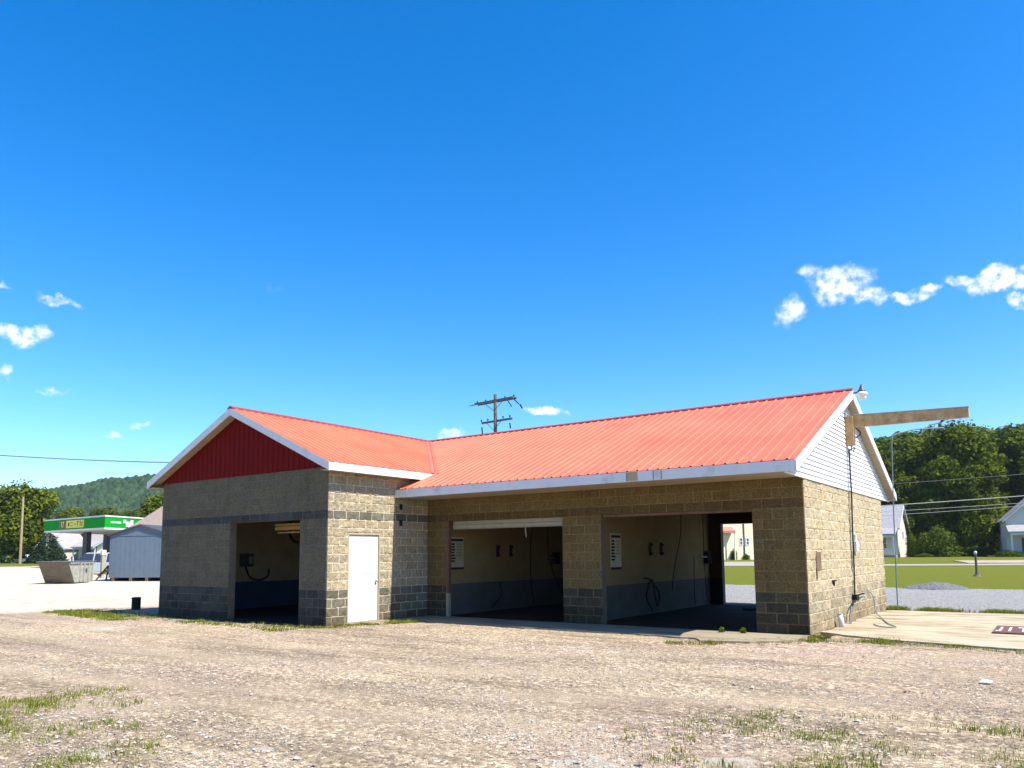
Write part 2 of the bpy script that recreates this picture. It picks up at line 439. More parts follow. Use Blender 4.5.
M['leaflight'] = leaf_mat('light foliage', (.05, .085, .008), (.13, .165, .02), .25)
M['leafdark'] = leaf_mat('spruce foliage', (.010, .020, .010), (.030, .050, .022), .1)
M['blade'] = leaf_mat('grass blades', (.07, .10, .006), (.25, .27, .04), .3)

# ------------------------------------------------------------------ ground
def seg_mask(x, y, ax, ay, bx, by, wd):
    dx, dy = bx - ax, by - ay; t = np.clip(((x - ax) * dx + (y - ay) * dy) / (dx * dx + dy * dy), 0, 1)
    return np.clip(1 - np.hypot(x - ax - t * dx, y - ay - t * dy) / wd, 0, 1)

GR = [(1.9, -8.5, 5.0, -6.7, 1.5, .42), (2.8, -9.2, 4.8, -8.2, 1.1, .6), (-3.0, -12.6, -5.2, -11.4, 1.5, .58), (-1.55, -2.15, .35, -.75, .42, 1.0), (.1, .1, 1.5, -.25, .42, .8), (1.5, -.35, 3.6, -.7, .25, .5),
      (-20.3, -3.9, -16.2, -4.3, .95, 1.0), (-16.2, -4.2, -12.0, -4.1, .45, .6), (-10.2, -3.8, -9.3, -3.2, .35, .7), (-9.5, -3.2, -8.9, -1.5, .38, 1.0),
      (-6.2, -1.7, -4.8, -1.75, .16, .6), (.25, 7.9, 5.0, 7.9, .38, 1.0), (-3.4, -8.5, -3.0, -8.0, .5, .3), (-12, -3.9, -10, -4.3, .5, .5)]

def grass_w(x, y):
    g = np.zeros_like(x)
    for ax, ay, bx, by, wd, k in GR:
        g = np.maximum(g, seg_mask(x, y, ax, ay, bx, by, wd) ** .6 * k)
    return g

LANES = [[(12, 1.6), (6, -.4), (1.8, -2.0), (-2, -4.2), (-5.5, -5.8), (-9.6, -6.5), (-23, -4.9), (-42, -2)], [(12, -.6), (6, -2.2), (2.6, -3.6), (-1.2, -5.8), (-4.8, -7.4), (-9.4, -8.1), (-22, -7.0), (-42, -4.4)],
         [(12, -4.2), (6, -5.0), (3.0, -5.6), (0, -7.2), (-3.5, -9.2), (-8.5, -10.2), (-20, -9.6)], [(5.5, -11.5), (1.6, -9.6), (-.6, -9.0), (-3.4, -9.9), (-7, -12)]]
def rut_w(x, y):
    r = np.zeros_like(x)
    for ln in LANES:
        d = np.full_like(x, 99.0)
        for (ax, ay), (bx, by) in zip(ln[:-1], ln[1:]):
            dx, dy = bx - ax, by - ay; t = np.clip(((x - ax) * dx + (y - ay) * dy) / (dx * dx + dy * dy), 0, 1)
            d = np.minimum(d, np.hypot(x - ax - t * dx, y - ay - t * dy))
        d = d + (fbm(x * .9, y * .9, 77) - .5) * .5
        r = np.maximum(r, np.exp(-(d / .42) ** 2) * np.clip(fbm(x * .35, y * .35, 41) * 2.2 - .35, .15, 1))
    return r
BARE = [(.86, -9.95, .85), (1.7, -9.2, .45), (-2.7, -11.9, .6), (-1.6, -11.0, .35), (-14, -6.2, 1.5), (-3.0, -3.6, .8)]
def bare_w(x, y):
    w_ = np.zeros_like(x)
    for cx, cy, r in BARE: w_ = np.maximum(w_, np.clip(1.15 - np.hypot(x - cx, (y - cy) * 1.5) / r, 0, 1))
    return w_ * .62

def zones(x, y):
    r = np.hypot(x - 3.9, y + 15.1)
    n = fbm(x * .5, y * .5, 5) - .5
    lawn = ((y + n * .8) > 21.5) & (x > -34)
    far = r > 96 + n * 4
    grass = np.where(lawn | far, 1.0, grass_w(x, y) * .52)
    gravel = np.where((y + n * .7 > 8.0) & (~lawn) & (x > -34) & (~far), 1.0, 0.0)
    heap = 0
    pale = np.clip((-x - 19.3 + n * 3) / 2.5, 0, 1) * np.clip((r - 24.5 + n * 3) / 3, 0, 1) * (gravel < .5) * (~far)
    pale = np.maximum(pale, bare_w(x, y) * (grass < .3))
    return grass, gravel, pale

RIM = [.002, .3, .7, 1.2]
while RIM[-1] < 1250: RIM.append(RIM[-1] * (1.0125 if RIM[-1] < 120 else 1.08))
rs = np.array(RIM)
va = math.atan2(.81, -.575)
ang = np.concatenate([np.linspace(va - .78, va + .78, 820), np.linspace(va + .78, va - .78 + 2 * math.pi, 60)[1:-1]])
RR, AA = np.meshgrid(rs, ang, indexing='ij')
X = CAM[0] + RR * np.cos(AA); Y = CAM[1] + RR * np.sin(AA)
Z = terrain(X, Y)
near = np.clip(1 - (RR - 8) / 40, 0, 1)
rel = (fbm(X * 1.3, Y * 2.2, 3) - .5) * .05 + (fbm(X * 9, Y * 9, 11) - .5) * .022
built = (X > -16.9) & (X < .3) & (Y > -3.6) & (Y < 8.2) & ~((X > -9.7) & (Y < -.1))
Z = Z + rel * near * (~built) - .012 - .10 * built
g_, gg_, pl_ = zones(X, Y); rut = rut_w(X, Y) * near ** .3
Z = Z - rut * .022 * (~built)
colr = np.stack([g_, gg_, pl_, rut], -1).reshape(-1, 4)
V = np.stack([X, Y, Z], -1).reshape(-1, 3)
nr, na = RR.shape
i, j = np.meshgrid(np.arange(nr - 1), np.arange(na), indexing='ij')
j2 = (j + 1) % na
Fq = np.stack([i * na + j, (i + 1) * na + j, (i + 1) * na + j2, i * na + j2], -1).reshape(-1, 4)
o = np_mesh('ground', V, Fq, M['ground'], col=colr, smooth=True)
tag(o, kind='structure')

def sheet(name, pts, z, mt, thick=.1, jag=0.0, follow=False, seed=1, step=.12):
    """slab with a slightly worn outline"""
    P = []
    n = len(pts); rnd = random.Random(seed)
    for k in range(n):
        x0, y0 = pts[k]; x1, y1 = pts[(k + 1) % n]; L = math.hypot(x1 - x0, y1 - y0); q = max(1, int(L / step)) if jag else max(1, int(L / 6))
        for s in range(q):
            t = s / q; jx = (vn(np.array((x0 + (x1 - x0) * t) * 2.5), np.array((y0 + (y1 - y0) * t) * 2.5), seed) - .5) * 2 * jag + rnd.uniform(-1, 1) * jag * .25
            nx, ny = -(y1 - y0) / L, (x1 - x0) / L
            P.append((x0 + (x1 - x0) * t + nx * float(jx), y0 + (y1 - y0) * t + ny * float(jx)))
    b = MB()
    zz = [(float(terrain(x, y)) + z if follow else z) for x, y in P]
    b.prism([(x, y, q - thick) for (x, y), q in zip(P, zz)], (0, 0, thick))
    return tag(b.build(name, mt), kind='structure')

sheet('concrete_pad', [(.05, .75), (.5, .35), (1.5, -.12), (3.4, -.42), (9, -1.4), (9, 7.2), (3.2, 7.5), (.05, 7.35)], .022, M['concrete'], jag=.07, seed=3)
sheet('concrete_apron', [(-9.6, -.02), (-9.55, -1.0), (-7.9, -1.12), (-5.6, -1.40), (-3.3, -1.35), (-1.7, -1.52), (-1.45, -1.85), (-.6, -1.62), (-.05, -.95), (-.01, -.02)], .018, M['apron'], jag=.05, seed=6)
# pavement line and road beyond the lawn: ribbons that follow the ground
def ribbon(name, line, wd, z, mt):
    b = MB(); L = []
    for k in range(len(line) - 1):
        (x0, y0), (x1, y1) = line[k], line[k + 1]; q = 24
        L += [(x0 + (x1 - x0) * t / q, y0 + (y1 - y0) * t / q) for t in range(q)]
    L.append(line[-1])
    vs = []; fs = []
    for k, (x, y) in enumerate(L):
        a = L[max(k - 1, 0)]; c = L[min(k + 1, len(L) - 1)]; l = math.hypot(c[0] - a[0], c[1] - a[1]); nx, ny = -(c[1] - a[1]) / l, (c[0] - a[0]) / l
        for s in (-1, 1):
            px, py = x + nx * s * wd / 2, y + ny * s * wd / 2
            zt = float(terrain(px, py)) + z
            vs += [(px, py, zt - .12), (px, py, zt)]
    for k in range(len(L) - 1):
        a = k * 4; c = a + 4
        fs += [(a + 1, a + 3, c + 3, c + 1), (a, a + 1, c + 1, c), (a + 3, a + 2, c + 2, c + 3)]
    b.add(vs, fs)
    return tag(b.build(name, mt), kind='structure')
ribbon('sidewalk', [(-14, 52.0), (2, 56.5), (30, 64)], 3.6, .04, M['road'])
ribbon('road', [(-90, 44), (-40, 51), (-14, 58), (-16, 58)][:3], 13, .03, M['road'])
ribbon('driveway', [(-3.3, 64), (14, 68), (40, 74)], 9, .045, M['concrete'])

# gravel heap on the edge of the lawn
gx, gy = np.meshgrid(np.linspace(-1, 1, 70), np.linspace(-1, 1, 50), indexing='ij')
rad = np.sqrt(gx ** 2 + gy ** 2)
hz = np.clip(1 - rad ** 2, -.2, 1) * (.18 + .12 * fbm(gx * 3, gy * 3, 8)) + (vn(gx * 26, gy * 18, 9) - .5) * .05
V = np.stack([gx * 1.25, gy * .95, hz], -1).reshape(-1, 3)
i, j = np.meshgrid(np.arange(69), np.arange(49), indexing='ij'); q = i * 50 + j
heap_mat = mat('dark grey gravel', (.13, .135, .14), .95, .5, 14, .03, 40)
tag(np_mesh('gravel_heap', V, np.stack([q, q + 50, q + 51, q + 1], -1).reshape(-1, 4), heap_mat, loc=(-.35, 21.2, .02)),
    'low dark grey heap of gravel where the gravel drive meets the lawn', 'gravel heap')

# ------------------------------------------------------------------ masonry skins
H = .2032
def lines(a, b, extra):
    L = set()
    k0 = math.floor(a / H) - 1; k1 = math.ceil(b / H) + 1
    for k in range(k0, k1 + 1):
        for d in (-.007, .007, .016, .05, .085, .12, .155, .187): L.add(round(k * H + d, 5))
    ext = sorted([a, b] + [q for q in extra if a < q < b])
    L = [q for q in L if a < q < b and all(abs(q - t) > .008 for t in ext)]
    return np.array(sorted(L + ext))

def skin(name, parent, axis, c, sgn, u0, u1, z0, z1, ops=(), rough=1.0, base=(.42, .37, .27), dark=(.16, .155, .15), mortar=(.50, .46, .38), seed=0, fade=0.0, band=True, lint=None, tv=.42):
    us = lines(u0, u1, [q for o in ops for q in o[:2]]); zs = lines(z0, z1, [q for o in ops for q in o[2:]])
    Ug, Zg = np.meshgrid(us, zs, indexing='ij')
    row = np.floor(Zg / H + 1e-6).astype(int); ku = np.floor(Ug / H + .5).astype(int)
    blk = np.floor((np.floor(Ug / H + 1e-6) + row) / 2).astype(int)
    hm = np.abs(Zg - np.round(Zg / H) * H) < .0085
    vm = (np.abs(Ug - ku * H) < .0085) & (((ku + row) % 2) == 0)
    mor = hm | vm
    rnd = _h(blk, row, seed + 1); rnd2 = _h(blk, row, seed + 2)
    h = .007 + rough * (.006 * (rnd2 - .3) + .042 * (fbm(Ug * 13, Zg * 13, seed + 3, 3) - .40)) + .004 * (vn(Ug * 30, Zg * 30, seed + 9) - .5)
    h = np.where(mor, .0015 + .002 * vn(Ug * 20, Zg * 20, 4), np.maximum(h, .003))
    edge = (np.abs(Ug - u0) < 1e-6) | (np.abs(Ug - u1) < 1e-6) | (np.abs(Zg - z0) < 1e-6) | (np.abs(Zg - z1) < 1e-6)
    for a, b, p, q in ops:
        edge |= (Ug > a - 1e-5) & (Ug < b + 1e-5) & (Zg > p - 1e-5) & (Zg < q + 1e-5)
    h = np.where(edge, 0.0, h)
    isd = (row < 4) | ((row == 12) if band else False)
    tone = (1 - tv * .5 + tv * rnd)[..., None]
    hue = np.stack([1 + .05 * (rnd2 - .5), np.ones_like(rnd2), 1 - .14 * (rnd2 - .5)], -1)
    bc = np.array(base) * tone * hue
    dk = (np.array(dark) * (1 - fade) + np.array(base) * fade) * (.72 + .5 * rnd)[..., None]
    cc = np.where(isd[..., None], dk, bc)
    if lint is not None: cc = np.where((row == 12)[..., None], np.array(lint) * tone, cc)
    mc = np.array(mortar) * (.85 + .3 * vn(Ug * 6, Zg * 6, seed + 5))[..., None]
    mc = np.where(isd[..., None], mc * (.85 if fade < .5 else .95), mc)
    cc = np.where(mor[..., None], mc, cc)
    d = c + sgn * (.003 + h)
    if axis == 'x': P = np.stack([d, Ug, Zg], -1)
    else: P = np.stack([Ug, d, Zg], -1)
    nu, nz_ = Ug.shape
    i, j = np.meshgrid(np.arange(nu - 1), np.arange(nz_ - 1), indexing='ij')
    um = (us[:-1] + us[1:])[:, None] / 2; zm = (zs[:-1] + zs[1:])[None, :] / 2
    keep = np.ones((nu - 1, nz_ - 1), bool)
    for a, b, p, q in ops: keep &= ~((um > a) & (um < b) & (zm > p) & (zm < q))
    q = (i * nz_ + j)
    Fq = np.stack([q, q + nz_, q + nz_ + 1, q + 1], -1)
    if (axis == 'x') == (sgn < 0): Fq = Fq[..., ::-1]
    Fq = Fq[keep]
    return np_mesh(name, P.reshape(-1, 3), Fq, M['block'], parent, cc.reshape(-1, 3), smooth=False)

# dimensions of the car wash
L_, W_, PW, D_ = 9.683, 6.949, 3.398, 7.86
XW = -L_ - W_                  # left face of the wing
XR = -13.16; ZR = 5.40         # ridge
HM, HW = 3.048, 3.64
SM = (ZR - 3.247) / 5.154; SW = (ZR - 3.717) / 3.80
bld = thing('car_wash', 'grey block self service car wash with red metal roof and open wash bays', 'car wash')

def core_wall(b, axis, c, sgn, u0, u1, z1, ops=(), t=.2):
    a0, a1 = sorted((c, c - sgn * t))
    def bx(p, q, z0, z1_):
        if q - p < .001 or z1_ - z0 < .001: return
        if axis == 'x': b.box(a0, a1, p, q, z0, z1_)
        else: b.box(p, q, a0, a1, z0, z1_)
    cur = u0
    for (p, q, zb, zt) in sorted(ops):
        bx(cur, p, -.1, z1); bx(p, q, zt, z1)
        if zb > .01: bx(p, q, -.1, zb)
        cur = q
    bx(cur, u1, -.1, z1)

def masonry(axis, c, sgn, u0, u1, z1, ops=(), label=None, trim0=0, trim1=0, **kw):
    b = MB(); core_wall(b, axis, c, sgn, u0 + trim0, u1 - trim1, z1, ops)
    w_ = b.build('wall', M['core'], bld)
    if label: w_['label'] = label
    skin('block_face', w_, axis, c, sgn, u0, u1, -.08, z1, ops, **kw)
    return w_

BR = (-4.453, -1.012, -.1, 2.46); BL = (-9.03, -5.472, -.1, 2.46)
masonry('y', 0, -1, -L_, 0, HM, [BR, BL], 'shaded front wall with two bay openings', rough=.22, base=(.165, .122, .052), mortar=(.22, .17, .085), dark=(.075, .066, .048), lint=(.115, .08, .036), tv=.22, seed=1, band=True)  # block colours darker than on sunlit walls: shade painted into the base
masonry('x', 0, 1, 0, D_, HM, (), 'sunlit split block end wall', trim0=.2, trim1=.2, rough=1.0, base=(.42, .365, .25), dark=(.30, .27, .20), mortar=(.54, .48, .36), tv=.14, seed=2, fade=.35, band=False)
DOORY = (-2.745, -1.775)
masonry('x', -L_, 1, -PW, 0, HW, [(DOORY[0] - .03, DOORY[1] + .03, -.1, 2.13)], 'block side wall with the white door', trim0=.2, rough=1.0, base=(.36, .315, .22), dark=(.16, .155, .12), mortar=(.56, .51, .41), tv=.25, seed=3)
WO = (-13.42, -10.65, -.1, 2.45)
masonry('y', -PW, -1, XW, -L_, HW, [WO], 'shaded front wall of the taller bay', rough=.3, base=(.135, .125, .09), mortar=(.155, .145, .11), dark=(.062, .065, .066), tv=.2, seed=4)  # same blocks as the sunlit side, base lowered to paint in the shade
RO = (-4.50, -1.0, -.1, 2.46)
masonry('y', D_, 1, XW, 0, HM, [RO], 'rear wall', rough=.3, seed=5)
masonry('x', XW, -1, -PW, D_, HW, (), 'far side wall', trim0=.2, trim1=.2, rough=.5, seed=6)
b = MB(); b.box(-5.1, -4.9, .2, D_ - .2, -.1, 2.95); b.build('partition_wall', M['core'], bld)
b = MB(); b.box(-9.62, -9.2, .2, D_ - .2, -.1, 2.95); b.box(-9.88, -9.66, 0.02, D_ - .2, -.1, 2.95); b.build('partition_wall', M['core'], bld)
# painted linings, 4 mm proud of the masonry
def lining(m_, *boxes):
    for q in boxes: MB().box(*q).build('painted_lining', m_, bld)
t = .006
lining(M['cream'], (-4.9, -4.9 + t, .2, D_ - .2, 0, 2.9), (-.2 - t, -.2, .2, D_ - .2, 0, 2.9), (-5.1 - t, -5.1, .2, D_ - .2, 0, 2.9), (-9.2, -9.2 + t, .2, D_ - .2, 0, 2.9))
lining(M['cream'], (-9.19, -5.12, D_ - .2 - t, D_ - .2, 0, 2.9))
lining(M['blue'], (XW + .2, XW + .2 + t, -PW + .2, D_ - .2, 0, 2.95), (XW + .21, -9.9, D_ - .2 - t, D_ - .2, 0, 2.95), (-9.88 - t, -9.88, -PW + .2, D_ - .2, 0, 2.95))
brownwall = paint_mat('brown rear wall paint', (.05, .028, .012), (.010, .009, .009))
lining(brownwall, (-4.89, RO[0], D_ - .2 - t, D_ - .2, 0, 2.9), (RO[0], RO[1], D_ - .2 - t, D_ - .2, 2.46, 2.9), (RO[1], -.21, D_ - .2 - t, D_ - .2, 0, 2.9))
b = MB(); b.box(-9.62, -.21, .21, D_ - .21, -.1, .012); b.box(XW + .2, -9.9, -PW + .2, D_ - .21, -.1, .012); b.box(BR[0], BR[1], -.005, .21, -.1, .012); b.box(BL[0], BL[1], -.005, .21, -.1, .012)
b.box(RO[0], RO[1], D_ - .21, D_ + .05, -.1, .012); b.box(WO[0], WO[1], -PW - .05, -PW + .2, -.1, .012); b.build('bay_floor', M['floor'], bld)
b = MB(); b.box(-9.2, -.2, .2, D_ - .2, 2.9, 2.95); b.box(XW + .2, -9.9, -PW + .2, D_ - .2, 2.95, 3.0); b.build('ceiling', M['ceiling'], bld)

# ribbed sheet: xs profile across the ribs, each line runs from lo(a) to hi(a)
def rib_profile(a0, a1, pitch=.2286, h=.02, minor=True):
    P = [(a0, 0)]
    k = a0 + pitch / 2
    while k < a1 - .04:
        P += [(k - .030, 0), (k - .014, h), (k + .014, h), (k + .030, 0)]
        k += pitch
    P.append((a1, 0))
    return P

def ribbed(name, mt, prof, lo, hi, surf, parent, nseg=10, seed=0, thick=.02):
    nv = nseg + 1; V = []
    for a, h in prof:
        l, u = lo(a), hi(a)
        for s in range(nv):
            t = l + (u - l) * s / nseg
            wob = (float(vn(np.array(a * 2.0), np.array(t * 1.3), seed)) - .5) * .006
            V.append(surf(a, t, h + wob))
    n = len(prof); Fq = []
    for i in range(n - 1):
        for s in range(nseg):
            q = i * nv + s; Fq.append((q, q + nv, q + nv + 1, q + 1))
    return np_mesh(name, V, Fq, mt, parent)

roof = None
def valley_y(x):      # front valley between wing and main roof
    return 3.93 - (x - XR) * SW / SM
XE, YE = -9.36, -1.224
def main_lo(x): return YE if x > -9.655 else max(YE, valley_y(x))
b = MB()
# roof deck (boards under the sheet) gives the roof its thickness
def deck_poly(b, pts, t=.05): b.prism([(x, y, z - t) for x, y, z in pts], (0, 0, t - .008))
zm_ = lambda y: ZR - SM * abs(y - 3.93)
zw_ = lambda x: ZR - SW * abs(x - XR)
yv = valley_y(XE)
deck_poly(b, [(XR, 3.93, ZR), (.20, 3.93, ZR), (.20, YE, zm_(YE)), (-9.655, YE, zm_(YE)), (-9.655, valley_y(-9.655), zm_(valley_y(-9.655)))][::-1])
deck_poly(b, [(XR, 3.93, ZR), (.20, 3.93, ZR), (.20, 9.084, zm_(9.084)), (-9.4, 9.084, zm_(9.084))])
deck_poly(b, [(XR, -3.67, ZR), (XE, -3.67, zw_(XE)), (XE, yv, zw_(XE)), (XR, 3.93, ZR)])
deck_poly(b, [(XR, -3.67, ZR), (XR, 8.2, ZR), (-16.95, 8.2, zw_(-16.95)), (-16.95, -3.67, zw_(-16.95))])
deck_poly(b, [(XR, 3.93, ZR), (XE, 7.9, zw_(XE)), (XE, 8.2, zw_(XE)), (XR, 8.2, ZR)])
roof = b.build('roof', M['cap'], bld)
ribbed('roof_sheet', M['roof'], rib_profile(-9.655, .215), main_lo, lambda x: 3.93, lambda a, t, h: (a, t, zm_(t) + h), roof, 14, 1)
ribbed('roof_sheet', M['roof'], rib_profile(-13.1, -9.655), lambda x: max(valley_y(x), YE), lambda x: 3.93, lambda a, t, h: (a, t, zm_(t) + h), roof, 8, 1)
ribbed('roof_sheet', M['roof'], rib_profile(-13.1, .215), lambda x: 3.93, lambda x: 9.1, lambda a, t, h: (a, t, zm_(t) + h), roof, 4, 2)
ribbed('roof_sheet', M['roof'], rib_profile(-3.69, 3.9), lambda y: XR, lambda y: min(XE + .015, XR + (3.93 - y) * SM / SW), lambda a, t, h: (t, a, zw_(t) + h), roof, 10, 3)
ribbed('roof_sheet', M['roof'], rib_profile(-3.69, 8.2), lambda y: -16.97, lambda y: XR, lambda a, t, h: (t, a, zw_(t) + h), roof, 4, 4)
# ridge caps and valley flashing
def cap_strip(b, p0, p1, half, slope, z):
    d = (Vector(p1) - Vector(p0)); n = Vector((-d.y, d.x, 0)).normalized()
    vs = []
    for p in (Vector(p0), Vector(p1)):
        vs += [p + n * half + Vector((0, 0, -half * slope + z)), p + Vector((0, 0, z + .012)), p - n * half + Vector((0, 0, -half * slope + z)),
               p + n * half + Vector((0, 0, -half * slope + z - .02)), p - n * half + Vector((0, 0, -half * slope + z - .02))]
    b.add(vs, [(0, 5, 6, 1), (1, 6, 7, 2), (0, 3, 8, 5), (2, 7, 9, 4), (0, 1, 2, 4, 3), (5, 8, 9, 7, 6)])
b = MB(); cap_strip(b, (XR, 3.93, ZR), (.225, 3.93, ZR), .11, SM, .032); cap_strip(b, (XR, -3.70, ZR), (XR, 8.2, ZR), .11, SW, .032)
b.build('ridge_cap', M['cap'], roof)
b = MB()
for sx, (dx, dy) in (((1), (.10, 0)), ((-1), (0, -.10))):
    pass
p0 = Vector((XR, 3.93, ZR + .012)); p1 = Vector((XE + .02, yv, zw_(XE) + .012))
q0 = p0 + Vector((.14, 0, .004)); q1 = p1 + Vector((.14, 0, .004)); r0 = p0 + Vector((0, -.14, .004)); r1 = p1 + Vector((0, -.14, .004))
b.add([p0, p1, q1, q0, r0, r1], [(0, 1, 2, 3), (0, 4, 5, 1)]); b.add([p + Vector((0, 0, .02)) for p in (p0, p1)] + [p0 + Vector((.02, 0, .03)), p1 + Vector((.02, 0, .03))], [(0, 1, 3, 2)])
b.build('valley_flashing', M['roof'], roof)

# fascias and barge boards (white), soffits (tan)
def part(name, mt, fn, parent=bld, **kw):
    b = MB(); fn(b); return b.build(name, mt, parent, **kw)
part('fascia', M['white'], lambda b: (b.box(-9.25, .20, YE - .03, YE - .002, 3.032, 3.236), b.box(-9.655, -9.254, YE - .035, YE - .002, 3.030, 3.232)))
part('fascia', M['white'], lambda b: b.box(-9.4, .20, 9.088, 9.115, 3.032, 3.236))
part('fascia', M['white'], lambda b: b.box(XE + .002, XE + .028, -3.66, yv - .02, 3.52, 3.700))
part('fascia', M['white'], lambda b: b.box(-16.978, -16.952, -3.66, 8.2, 3.52, 3.700))
def barge(b, axis, c0, c1, e0, e1, mid, zt, sl, hgt=.205):
    for a, d in ((e0, 1), (e1, -1)):
        za = ZR - sl * abs(a - mid)
        P = [(a, za - .012), (mid, ZR - .012), (mid, ZR - .012 - hgt), (a, za - .012 - hgt)]
        if axis == 'x': b.prism([(c0, u, z) for u, z in P][::(-1 if d > 0 else 1)], (c1 - c0, 0, 0))
        else: b.prism([(u, c0, z) for u, z in P][::(1 if d > 0 else -1)], (0, c1 - c0, 0))
part('barge_board', M['white'], lambda b: barge(b, 'x', .203, .228, YE - .03, 9.115, 3.93, ZR, SM, .20))
part('barge_board', M['white'], lambda b: barge(b, 'y', -3.70, -3.672, -16.978, XE + .028, XR, ZR, SW, .185))
def rake_soffit(b, axis, c0, c1, e0, e1, mid, sl, dz=.17, t=.012):
    for a in (e0, e1):
        za = ZR - sl * abs(a - mid) - dz
        P = [(a, za), (mid, ZR - dz), (mid, ZR - dz - t), (a, za - t)]
        if axis == 'x': b.prism([(c0, u, z) for u, z in P], (c1 - c0, 0, 0))
        else: b.prism([(u, c0, z) for u, z in P], (0, c1 - c0, 0))
part('rake_soffit', M['soffit'], lambda b: rake_soffit(b, 'x', .03, .200, YE, 9.08, 3.93, SM))
part('rake_soffit', M['soffit'], lambda b: rake_soffit(b, 'y', -3.668, -PW - .03, -16.95, XE, XR, SW, .155))
for q in ((-9.60, .035, YE, -.02, 3.035, 3.047), (-9.60, .035, D_ + .02, 9.08, 3.035, 3.047), (-L_ + .02, XE, -3.66, -.1, 3.53, 3.542), (-16.95, XW - .02, -3.66, 8.2, 3.53, 3.542)):
    part('eave_soffit', M['soffit'], lambda b: b.box(*q))

for xa, xb, mt_ in ((-3.12, -2.89, 'soffit'), (-2.555, -2.54, 'brownwood'), (-2.385, -2.37, 'brownwood'), (-3.145, -3.13, 'brownwood')):
    part('fascia_clip', M[mt_], lambda b: b.box(xa, xb, YE - .036, YE - .031, 3.045, 3.225))
# red ribbed gable of the wing
gz = lambda x: ZR - .17 - SW * abs(x - XR)
prof = rib_profile(XW + .0, -L_ - .0, .20, .016)
prof = sorted(set(prof + [(XR, 0)]))
def gsurf(a, t, h): return (a, -PW - .02 - h, t)
gb = MB(); gb.prism([(XW, -PW - .012, HW), (-L_, -PW - .012, HW), (-L_, -PW - .012, gz(-L_)), (XR, -PW - .012, gz(XR)), (XW, -PW - .012, gz(XW))][::-1], (0, .15, 0))
g = gb.build('gable_wall', M['redwall'], bld)
ribbed('gable_sheet', M['redwall'], prof, lambda a: HW + .005, lambda a: max(gz(a), HW + .006), gsurf, g, 1, 5)
# white lap siding on the main gable
gzm = lambda y: ZR - .16 - SM * abs(y - 3.93)
for ya, yb in ((YE, .0), (D_, 9.08)):
    part('eave_box', M['soffit'], lambda b: b.prism([(-.02, ya, 3.04), (-.02, yb, 3.04), (-.02, yb, gzm(yb) + .1), (-.02, ya, gzm(ya) + .1)], (.022, 0, 0)))
gb = MB(); gb.prism([(-.15, 0, HM), (-.15, D_, HM), (-.15, D_, gzm(D_)), (-.15, 3.93, gzm(3.93)), (-.15, 0, gzm(0))], (.155, 0, 0)); g = gb.build('gable_wall', M['core'], bld)
b = MB(); z = HM - .035; step = .1016
while z < gzm(3.93) - .02:
    z2 = min(z + step, gzm(3.93))
    def yr(zz): return max(0, (gzm(3.93) - zz) / SM + .02)
    for_lo, for_hi = yr(z), yr(z2)
    yl0, yr0, yl1, yr1 = 3.93 - for_lo, 3.93 + for_lo, 3.93 - for_hi, 3.93 + for_hi
    yl0 = max(yl0, YE); yr0 = min(yr0, 9.08); yl1 = max(yl1, YE); yr1 = min(yr1, 9.08)
    b.add([(.034, yl0, z), (.034, yr0, z), (.010, yr1, z2), (.010, yl1, z2), (.006, yl0, z), (.006, yr0, z)], [(0, 1, 2, 3), (0, 4, 5, 1)])
    z += step
b.build('lap_siding', M['siding'], g)
part('siding_trim', M['siding'], lambda b: b.box(.006, .040, YE, 9.08, HM - .045, HM - .012), g)
def trimj(b):
    for s in (-1, 1):
        P = [(3.93 + s * 5.0, gzm(3.93 + s * 5.0) - .0), (3.93, gzm(3.93)), (3.93, gzm(3.93) - .045), (3.93 + s * 5.0, gzm(3.93 + s * 5.0) - .045)]
        b.prism([(.036, u, z) for u, z in P], (.012, 0, 0))
part('siding_channel', mat('grey channel', (.42, .43, .42), .5), trimj, g)

# white door in the wing's side
df = MB(); df.box(-L_ - .12, -L_ + .004, DOORY[0] - .028, DOORY[0], .02, 2.128); df.box(-L_ - .12, -L_ + .004, DOORY[1], DOORY[1] + .028, .02, 2.128); df.box(-L_ - .12, -L_ + .004, DOORY[0], DOORY[1], 2.085, 2.128)
door = part('door', M['door'], lambda b: b.box(-L_ - .07, -L_ - .03, DOORY[0] + .004, DOORY[1] - .004, .03, 2.078))
df.build('door_frame', M['soffit'], door)
pn = MB()
for zz in ((.16, .52), (.62, 1.02), (1.16, 1.46), (1.56, 1.94)):
    for k in (0, 1):
        y0 = DOORY[0] + .12 + k * .39
        for (a0, a1, c0, c1) in ((y0, y0 + .33, zz[0], zz[0] + .018), (y0, y0 + .33, zz[1] - .018, zz[1]), (y0, y0 + .018, zz[0] + .02, zz[1] - .02), (y0 + .312, y0 + .33, zz[0] + .02, zz[1] - .02)):
            pn.box(-L_ - .031, -L_ - .0245, a0, a1, c0, c1)
pn.build('door_panel', M['door'], door)
part('door_knob', M['steel'], lambda b: b.cone((-L_ - .03, DOORY[1] - .07, .98), [(.012, 0), (.012, .03), (.03, .04), (.032, .06), (.012, .075)], 14, 'x'), door, smooth=True)
part('door_step', M['apron'], lambda b: b.box(-L_ + .01, -L_ + .2, DOORY[0] - .1, DOORY[1] + .1, -.08, .03), door, bevel=.01)

